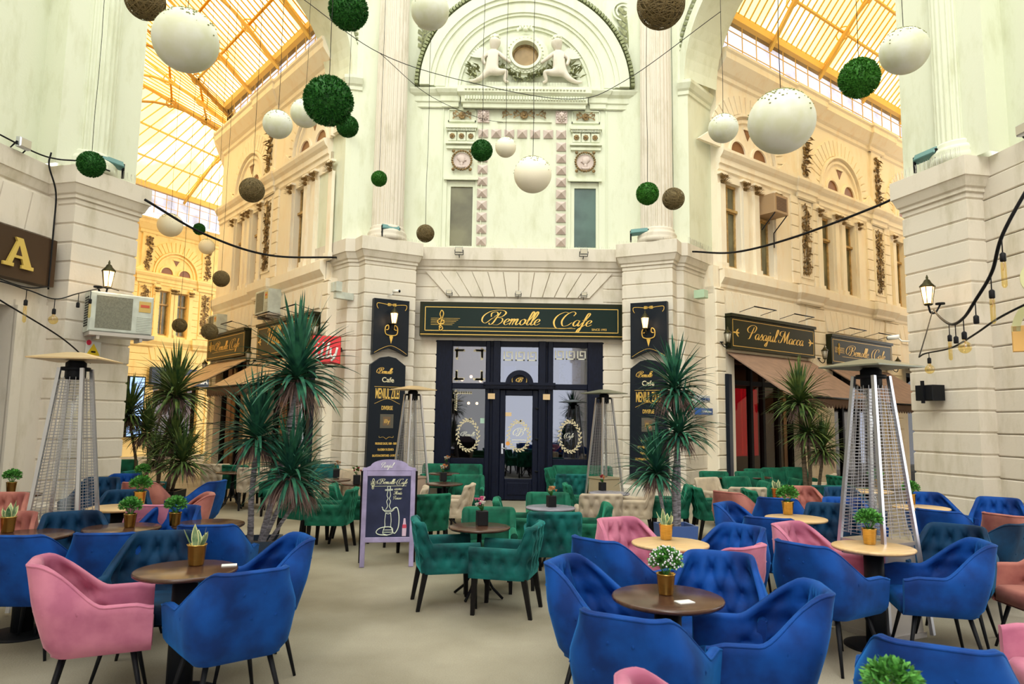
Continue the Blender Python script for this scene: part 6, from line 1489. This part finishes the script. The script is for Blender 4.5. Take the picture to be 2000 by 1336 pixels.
# red curtain inside the first right shop
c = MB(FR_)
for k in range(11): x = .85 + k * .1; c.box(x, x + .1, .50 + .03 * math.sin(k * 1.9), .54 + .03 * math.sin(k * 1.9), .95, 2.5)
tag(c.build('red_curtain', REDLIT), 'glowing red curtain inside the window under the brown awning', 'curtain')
for x, lab in ((.55, 'pale strip curtain left of the red curtain'), (2.6, 'cream curtain right of the red curtain')):
    c = MB(FR_); c.box(x, x + .22, .40, .46, .35, 2.9); tag(c.build('pale_curtain', mat('beige_curtain', (.62, .48, .3), .8)), lab, 'curtain')
l = bpy.data.lights.new('shop_light', 'AREA'); l.energy = 60; l.size = 1.5; l.color = (1, .6, .3)
for M_, x in ((FR_, 1.6), (FL_, -1.6), (FL_, -5.5), (FFW, 3.5)):
    lo = bpy.data.objects.new('shop_light', l); COL.objects.link(lo); lo.matrix_world = M_ @ Matrix.Translation((x, 1.6, 3.15))
# red pendant lamps inside the left shop
for k, (x, z) in enumerate(((-.75, 2.5), (-1.35, 1.9), (-1.05, 1.3))):
    b = MB(FL_); b.lathe([(.03, .12), (.06, .1), (.17, 0)], 18, (x, .7, z)); b.tube([(x, .7, z + .12), (x, .7, 3.2)], .005, 4)
    tag(b.build('pendant_lamp', REDLIT if k < 2 else mat('gold_shade', (.7, .45, .15), .3, emit=(1, .6, .2), estr=.5)), ('upper red pendant lamp in the left passage window', 'lower red pendant lamp in the left passage window', 'gold pendant lamp in the left passage window')[k], 'pendant lamp', 'pendant lamps in the left shop window')
# pepsi shop sign deep in the left passage
o = empty('shop_sign', label='blue-grey drinks sign board above the palms, deep in the left passage', cat='sign'); S = FFW @ Matrix.Translation((0, -.1, 0))
b = MB(S); b.box(2.2, 5.0, -.15, .05, 3.0, 3.75); b.build('panel', mat('blue_grey_board', (.07, .09, .14), .4), o)
block(o, 'white_lettering', 'pepsi', S @ Matrix.Translation((0, -.16, 0)), 3.05, 3.30, .40, WHITE, bold=.01); block(o, 'white_lettering', 'TERASA', S @ Matrix.Translation((0, -.16, 0)), 4.25, 3.14, .40, WHITE, sx=.8, bold=.01)
o = empty('light_box', label='tall glowing blue-white advertising light box behind the thin palms', cat='sign'); b = MB(FFW); b.box(1.2, 1.9, -.35, -.15, .8, 3.3); b.build('case', BLACK, o)
b = MB(FFW); b.box(1.25, 1.85, -.36, -.35, .85, 3.25); b.build('lit_face', mat('lit_blue_panel', (.3, .5, .9), .4, emit=(.35, .55, 1.0), estr=1.2, noise=.8, nscale=3), o)

# ---- left side wall front with big letter sign, right side wall
for path, nm, x_ in (([(-7.6, 3.5), (-7.38, 7.4)], 'wall_left_side_lower', 0), ([(6.72, 8.7), (6.85, 7.7)], 'wall_right_side_lower', 0)): rust_wall(nm, path)
FLW = frame(-7.16, 9.30, 81)
m = MB(FLW); m.box(-2.0, 1.4, .02, .5, 3.2, 4.95); m.box(.58, 1.4, -.02, .5, 0, 3.3); m.box(-2.0, -1.6, .0, .5, 0, 3.3)
for k in range(6):
    a = -1.9 + k * .5; m.add([(a + .01, -.03, 4.32), (a + .49, -.03, 4.32), (a + .58, -.03, 4.9), (a + .10, -.03, 4.9), (a, .02, 4.3), (a + .5, .02, 4.3), (a + .6, .02, 4.92), (a + .09, .02, 4.92)], [(0, 1, 2, 3), (0, 4, 5, 1), (1, 5, 6, 2), (2, 6, 7, 3), (3, 7, 4, 0)])
struct(m, 'wall_left_shopfront', IVORY)
m = MB(FLW); m.box(-1.6, .58, .30, .35, 0, 3.2); struct(m, 'door_2', mat('dark_curtained_door', (.02, .016, .014), .7))
m = MB(FLW); m.box(.58, .75, -.06, 0, .0, 3.22); m.box(.75, .82, -.03, 0, 0, 3.22); struct(m, 'trim_9', IVORY)
o = empty('letter_sign', label='dark brown board with a big gold letter A by the left edge', cat='sign')
b = MB(FLW); b.box(-2.2, 1.02, -.20, -.02, 3.55, 4.25); b.build('panel', BROWNB, o)
g = MB(FLW @ Matrix.Translation((.10, -.21, 3.70)))
g.prism([(.0, 0), (.17, 0), (.17, .05), (.14, .05), (.17, .13), (.30, .13), (.33, .05), (.30, .05), (.30, 0), (.50, 0), (.50, .05), (.46, .05), (.29, .42), (.17, .42), (.20, .37), (.06, .05), (0, .05)], -.03, 0.0)
g.build('gold_letter', mat('dull_gold', (.62, .45, .10), .45), o)
c = MB(FLW @ Matrix.Translation((.10, -.21, 3.70))); c.prism([(.19, .17), (.29, .17), (.235, .31)], -.033, -.029); c.build('letter_counter', BROWNB, o)
m = MB(frame(6.66, 8.75, -85)); m.box(-1.0, 1.5, .02, .5, 0, 4.95)
for k in range(16): z = .42 + k * .295; m.bbox(-.95, .1, -.02, .03, z, z + .28, .012); m.bbox(.14, 1.4, -.02, .03, z, z + .28, .012)
struct(m, 'wall_right_shopfront', IVORY)
# upper left window and medallion, mirrored on the right wall out of view
M_ = frame(-7.28, 9.62, 81); m = MB(M_); m.box(-1.7, -1.6, -.06, .06, 5.46, 6.95); m.box(-.62, -.52, -.06, .06, 5.46, 6.95); m.box(-1.7, -.52, -.08, .06, 6.95, 7.05); m.box(-.70, -.64, -.04, .04, 5.46, 6.95)
wo = struct(m, 'window_48', mat('cream_window_frame', (.72, .70, .5), .5)); pane('pane', M_, -1.6, -.7, 5.46, 6.95, OLIVEGL, wo, y=-.02)
m = MB(M_)
for k in range(26): a = 2 * PI * k / 26; m.sphere((-.95 + .20 * math.cos(a), -.05, 7.42 + .24 * math.sin(a)), .03, 6, 4)
struct(m, 'trim_10', GREENDET)

# ---- air conditioners
def make_ac():
    if 'ac' in PROTO: return PROTO['ac']
    o = empty('air_conditioner'); b = MB(); b.bbox(-.42, .42, -.32, 0, 0, .58, .02); b.build('housing', ACM, o)
    g = MB(); g.ring(-.10, .29, 0, .235, -.325, -.318, 0, 360, 32); g.box(-.335, .135, -.324, -.316, .055, .525); g.build('fan_grille', GRILLE, o)
    g = MB()
    for k in range(12): g.box(-.426, -.418, -.27, -.05, .08 + k * .037, .10 + k * .037)
    g.build('side_vents', BLACK, o); g = MB()
    for k in range(10): g.box(.20, .40, -.326, -.318, .03 + k * .025, .036 + k * .025)
    g.build('front_ribs', ACM, o); g = MB(); g.box(-.40, .45, -.34, .02, -.05, 0); g.box(-.3, -.26, -.3, 0, -.10, -.05); g.box(.26, .30, -.3, 0, -.10, -.05); g.build('bracket', STEEL, o)
    g = MB(); g.box(.22, .38, -.328, -.32, .34, .50); g.build('sticker', mat('orange_label', (.62, .42, .12), .5), o); g = MB(); g.box(.24, .36, -.331, -.327, .41, .45); g.build('sticker_mark', mat('red_label', (.6, .1, .05), .5), o)
    PROTO['ac'] = o; o['_fresh'] = 1; return o
put(make_ac(), FSL @ Matrix.Translation((.78, -.06, 2.92)) @ Matrix.Rotation(R(-24), 4, 'Z'), 'white air conditioner with round grille on the left stone pier', 'air conditioner', 'air conditioners', 1.05)
put(make_ac(), FL_ @ Matrix.Translation((-2.6, -.02, 4.15)), 'air conditioner high on the left passage wall', 'air conditioner', 'air conditioners', 1.0)
put(make_ac(), FL_ @ Matrix.Translation((-6.3, -.02, 4.0)), 'far air conditioner at the end of the left passage wall', 'air conditioner', 'air conditioners', .9)
o = empty('window_air_conditioner', label='brown box air conditioner in the right passage window', cat='air conditioner'); W_ = FR_ @ Matrix.Translation((1.72, 0, 6.55))
b = MB(W_); b.bbox(-.28, .28, -.42, .15, 0, .45, .015); b.build('housing', mat('brown_beige_metal', (.42, .28, .16), .5), o); b = MB(W_)
for k in range(9): b.box(-.20, .20, -.428, -.42, .07 + k * .036, .09 + k * .036)
b.build('grille', mat('dark_brown', (.10, .05, .03), .5), o); b = MB(W_); b.tube([(.24, -.40, 0), (.24, -.05, -.35), (.24, -.05, -.7)], .014, 4); b.tube([(-.24, -.40, 0), (-.24, -.05, -.35)], .014, 4); b.build('bracket', BLACK, o)

# ---- small wall fixtures
def fixture(name, M, boxes, mtl, label, cat):
    b = MB(M)
    for q in boxes: b.bbox(*q, .008)
    return tag(b.build(name, mtl), label, cat)
fixture('junction_box', frame(-3.62, 14.28, -46, 4.27), [(-.12, .0, -.08, .05, 0, .2), (.02, .12, -.08, .05, 0, .2), (-.04, .08, -.05, .35, -.14, 0)], ACM, 'pale double junction box on the pier above the red sign', 'junction box')
fixture('alarm_box', frame(3.98, 14.60, 49) @ Matrix.Translation((0, -.01, 4.30)), [(-.10, .10, -.09, .14, 0, .17)], mat('mint_box', (.45, .62, .45), .5), 'mint alarm box on the pier left of the Pasajul Macca sign', 'alarm box')
fixture('street_plate', frame(4.02, 14.66, 49) @ Matrix.Translation((0, -.02, 2.12)), [(-.22, .22, 0, .14, 0, .14)], SKYBL, 'pale street name plate on the pier, upper one', 'street plate')
fixture('street_plate', frame(4.02, 14.66, 49) @ Matrix.Translation((.06, -.02, 1.86)), [(-.28, .28, 0, .14, 0, .14)], BLUEP, 'blue street name plate on the pier, lower one', 'street plate')
so = bpy.data.objects['street_plate']; block(so, 'lettering', 'PASAJUL MACCA', frame(4.02, 14.66, 49) @ Matrix.Translation((0, -.023, 2.12)), 0, .04, .07, BLUEP, sx=.75)
so = bpy.data.objects['street_plate.001']; block(so, 'lettering', 'Str. Mihail Kogalniceanu', frame(4.02, 14.66, 49) @ Matrix.Translation((.06, -.023, 1.86)), 0, .05, .06, WHITE, sx=.7)
def camera_(M, lab): 
    o = empty('security_camera', label=lab, cat='security camera', group='security cameras'); b = MB(M); b.tube([(0, 0, 0), (-.02, -.16, -.01)], .035, 10); b.build('body', WHITE, o); b = MB(M); b.tube([(-.02, -.165, -.01), (-.021, -.17, -.01)], .03, 10); b.build('lens', BLACK, o); b = MB(M); b.tube([(0, -.03, 0), (0, .03, -.07), (0, .14, -.08)], .012, 6); b.build('mount', WHITE, o)
camera_(FPL @ Matrix.Translation((.70, -.0, 4.32)) @ Matrix.Rotation(R(35), 4, 'Z'), 'small camera above the left black banner')
camera_(FSR @ Matrix.Translation((.10, -.05, 3.02)) @ Matrix.Rotation(R(-60), 4, 'Z'), 'camera on the right pier edge below the lantern')
o = empty('wall_speaker', label='small black box speaker on the right pier under the string lights', cat='speaker'); b = MB(FSR @ Matrix.Translation((.55, -.02, 2.05))); b.bbox(-.15, .15, -.10, .12, 0, .22, .01); b.build('cabinet', BLACK, o); b = MB(FSR @ Matrix.Translation((.55, -.02, 2.05))); b.box(-.02, .02, -.13, -.10, -.04, .28); b.build('bracket', BLACK, o)
o = empty('warning_sign', label='yellow triangle warning sticker on the left pier under the air conditioner', cat='sticker'); Wm = FSL @ Matrix.Translation((.56, .10, 2.50))
b = MB(Wm); b.box(-.12, .12, 0, .01, 0, .30); b.build('white_sheet', PAPER, o); b = MB(Wm); b.prism([(-.11, .09), (.11, .09), (0, .27)], -.004, 0); b.build('yellow_triangle', mat('warning_yellow', (.85, .62, .02), .5), o); b = MB(Wm); b.box(-.11, .11, -.004, 0, .02, .07); b.build('yellow_strip', mat('warning_yellow', (.85, .62, .02), .5), o); b = MB(Wm); b.box(-.035, .035, -.007, -.004, .13, .155); b.build('black_symbol', BLACK, o); b = MB(Wm); b.ring(-.08, .28, 0, .04, -.006, 0, 0, 360, 16); b.build('red_roundel', mat('red_roundel', (.7, .02, .08), .5), o)
# narrow dark menu strips at the passage corners
for M_, x, lab in ((frame(4.45, 15.28, 49), .05, 'narrow black menu strip at the right passage corner'), (FL_, .2, 'narrow black menu strip at the left passage corner')):
    b = MB(M_ @ Matrix.Translation((x, -.30, 0))); b.bbox(-.09, .09, 0, .08, .5, 2.75, .01); tag(b.build('menu_strip', BOARDN), lab, 'menu board')

# ---- cables and string lights
def cable(pts, r_, lab, n=10, cat='cable'): b = MB(); b.tube(catmull(pts, n), r_, 6); return tag(b.build('cable', CABLE), lab, cat, 'cables strung across the rotunda')
cable([(-6.05, 11.2, 5.20), (-5.4, 12.0, 4.85), (-4.6, 13.0, 4.72), (-3.75, 14.75, 5.1)], .022, 'thick black cable sagging from the left pier across the passage')
cable([(3.75, 14.4, 5.25), (4.3, 13.4, 5.0), (4.95, 12.2, 4.98), (5.75, 10.9, 5.15), (5.98, 10.5, 5.25)], .020, 'black cable spanning the right passage mouth')
cable([(-2.9, 8.9, 7.3), (-1.9, 9.3, 6.75), (-.7, 9.7, 6.55), (.8, 10.0, 6.45), (1.6, 9.8, 6.65), (2.9, 9.4, 7.5)], .005, 'thin cable looping across the centre below the lunette')
cable([(-1.9, 9.3, 6.75), (-1.3, 9.9, 6.45), (-.6, 10.6, 6.42), (-.2, 11.2, 6.6)], .004, 'thin drooping cable left of the lunette')
cable([(-6.98, 8.3, 3.62), (-6.85, 9.6, 3.45), (-6.74, 10.08, 3.52)], .010, 'cable carrying bulbs under the gold letter sign')
cable([(-6.80, 9.96, 5.50), (-6.82, 9.97, 5.30), (-6.80, 10.14, 4.95), (-6.80, 10.16, 4.4), (-6.80, 10.16, 3.5)], .012, 'black cable running down the left pier corner')
cable([(-7.1, 9.2, 5.50), (-6.98, 9.9, 5.47), (-6.80, 10.12, 5.46), (-6.5, 10.24, 5.47), (-6.3, 10.6, 5.46)], .012, 'black cable lying on the left ledge')
cable([(-5.9, 8.0, 2.98), (-6.0, 9.3, 2.70), (-6.3, 10.5, 2.45)], .010, 'thin light cable across the left stone wall')
def on(pts, y): return tuple(min(catmull(pts, 12), key=lambda q: abs(q[1] - y)))
def bulb(p, kind, lab, r_=.045, drop=.10, amber=True):
    o = empty('hanging_bulb', p, 0, lab, 'light bulb', 'bulbs on the light strings'); b = MB(); b.tube([(0, 0, 0), (0, 0, -drop)], .004, 5); b.build('wire', CABLE, o); b = MB(); b.lathe([(.008, 0), (.018, -.01), (.018, -.055), (.015, -.06)], 12, (0, 0, -drop)); b.build('socket', CABLE, o)
    g = MB()
    if kind == 'globe': g.lathe([(.013, 0), (.016, -.02)] + [(r_ * math.sin(R(a)), -.02 - r_ + r_ * math.cos(R(a)) ) for a in range(24, 181, 12)], 18, (0, 0, -drop - .055))
    elif kind == 'tube': g.lathe([(.012, 0), (.016, -.02), (.016, -.16), (.008, -.175), (0, -.176)], 14, (0, 0, -drop - .055))
    else: return o
    g.build('glass', AMBERG, o); f = MB(); f.tube([(0, 0, -.02), (.006, 0, -.05), (-.006, 0, -.08)], .0025, 4); f.M = Matrix(); fo = f.build('filament', mat('brass_filament', (.8, .5, .15), .3, metal=1), o); fo.location = (0, 0, -drop - .04)
    return o
# string of bulbs on the right, from the frame edge to the pier lantern
R1 = [(3.23, 4.2, 3.25), (3.14, 4.4, 2.92), (3.19, 4.6, 2.71), (3.2, 4.8, 2.55), (3.37, 5.2, 2.49), (3.78, 6.0, 2.56), (4.92, 8.0, 2.93), (5.88, 9.7, 3.30)]
cable([(5.2, 2.6, 5.4), (3.75, 3.4, 4.4), (3.36, 3.95, 3.65)] + R1, .012, 'thick black light string dropping from the right picture edge')
R2 = [(3.43, 4.6, 2.51), (3.49, 5.0, 2.46), (3.71, 5.6, 2.42), (4.02, 6.4, 2.40), (4.26, 7.2, 2.43), (4.42, 7.6, 2.43)]
cable([(5.5, 2.2, 3.2), (3.7, 3.4, 2.78), (3.42, 4.15, 2.58)] + R2, .008, 'second thin light string crossing below the right one')
cable([(4.42, 7.6, 2.43), (4.98, 8.4, 2.78), (5.86, 9.7, 3.28)], .007, 'thin wire rising from the second string to the pier lantern')
for p, k, lab in ((on(R1, 4.42), 'tube', 'clear tube bulb highest on the right light string'), (on(R1, 4.62), 'tube', 'amber tube bulb in the middle of the right light string'), (on(R1, 4.8), 'none', 'empty black socket below the amber tube bulb'),
                  (on(R1, 5.2), 'globe', 'big round amber bulb at the bottom of the right light string'), (on(R1, 5.6), 'none', 'black socket just left of the big round amber bulb'), (on(R1, 6.3), 'tube', 'thin tube bulb left of the big round amber bulb')):
    bulb(p, k, lab)
bulb(on(R2, 7.1), 'globe', 'small round amber bulb hanging above the heater cap on the right', drop=.05)
LS = [(-5.03, 6.5, 2.96), (-4.83, 6.9, 2.91), (-4.74, 7.2, 2.87), (-4.81, 7.7, 3.02), (-5.4, 9.2, 3.36), (-6.1, 10.75, 3.60)]
cable([(-7.35, 5.2, 3.4), (-6.2, 5.8, 3.1)] + LS, .007, 'light string across the left stone wall to the lantern')
for p, k, lab in ((on(LS, 6.9), 'tube', 'clear tube bulb first on the left light string'), (on(LS, 7.2), 'globe', 'round amber bulb on the left light string'), (on(LS, 7.7), 'none', 'empty socket on the left light string'), (on(LS, 8.3), 'tube', 'small pale tube bulb in front of the air conditioner')):
    bulb(p, k, lab)
# round wooden disc and hoop with a clock-like mark, hanging from the second string
o = empty('wooden_disc', label='round pale wooden disc with a dark letter cut by the right picture edge', cat='hanging sign'); Dm = frame(3.46, 4.5, -32, 2.66)
b = MB(Dm); b.ring(0, 0, 0, .13, -.01, .01, 0, 360, 32); b.build('disc', mat('pale_green_wood', (.62, .62, .34), .6), o); b = MB(Dm); b.tube([(0, 0, .13), (0, 0, .75)], .004, 4); b.build('wire', CABLE, o)
block(o, 'dark_letter', 'W', Dm @ Matrix.Translation((0, -.012, 0)), 0, -.06, .18, BLACKW)
o = empty('wooden_hoop', label='curved wooden hoop piece hanging on the second light string at the right edge', cat='hanging ornament')
b = MB(frame(3.50, 4.8, -32, 2.36)); b.ring(.22, -.02, .22, .27, -.02, .02, 100, 180, 14); b.build('arc', mat('pale_green_wood', (.62, .62, .34), .6), o); b = MB(frame(3.50, 4.8, -32, 2.36)); b.bbox(-.05, .03, -.02, .02, -.16, .02, .004); b.build('block', mat('orange_wood', (.72, .42, .12), .5), o)
# table cards and sugar papers
for x, y, lab in ((.92, 3.80, 'folded white card on the dark walnut table'), (-1.76, 4.56, 'white card at the edge of the brown snake-plant table')):
    b = MB(frame(x, y, 20)); b.box(-.045, .045, -.03, .03, .751, .756); tag(b.build('paper_card', PAPER), lab, 'card', 'paper cards on tables')
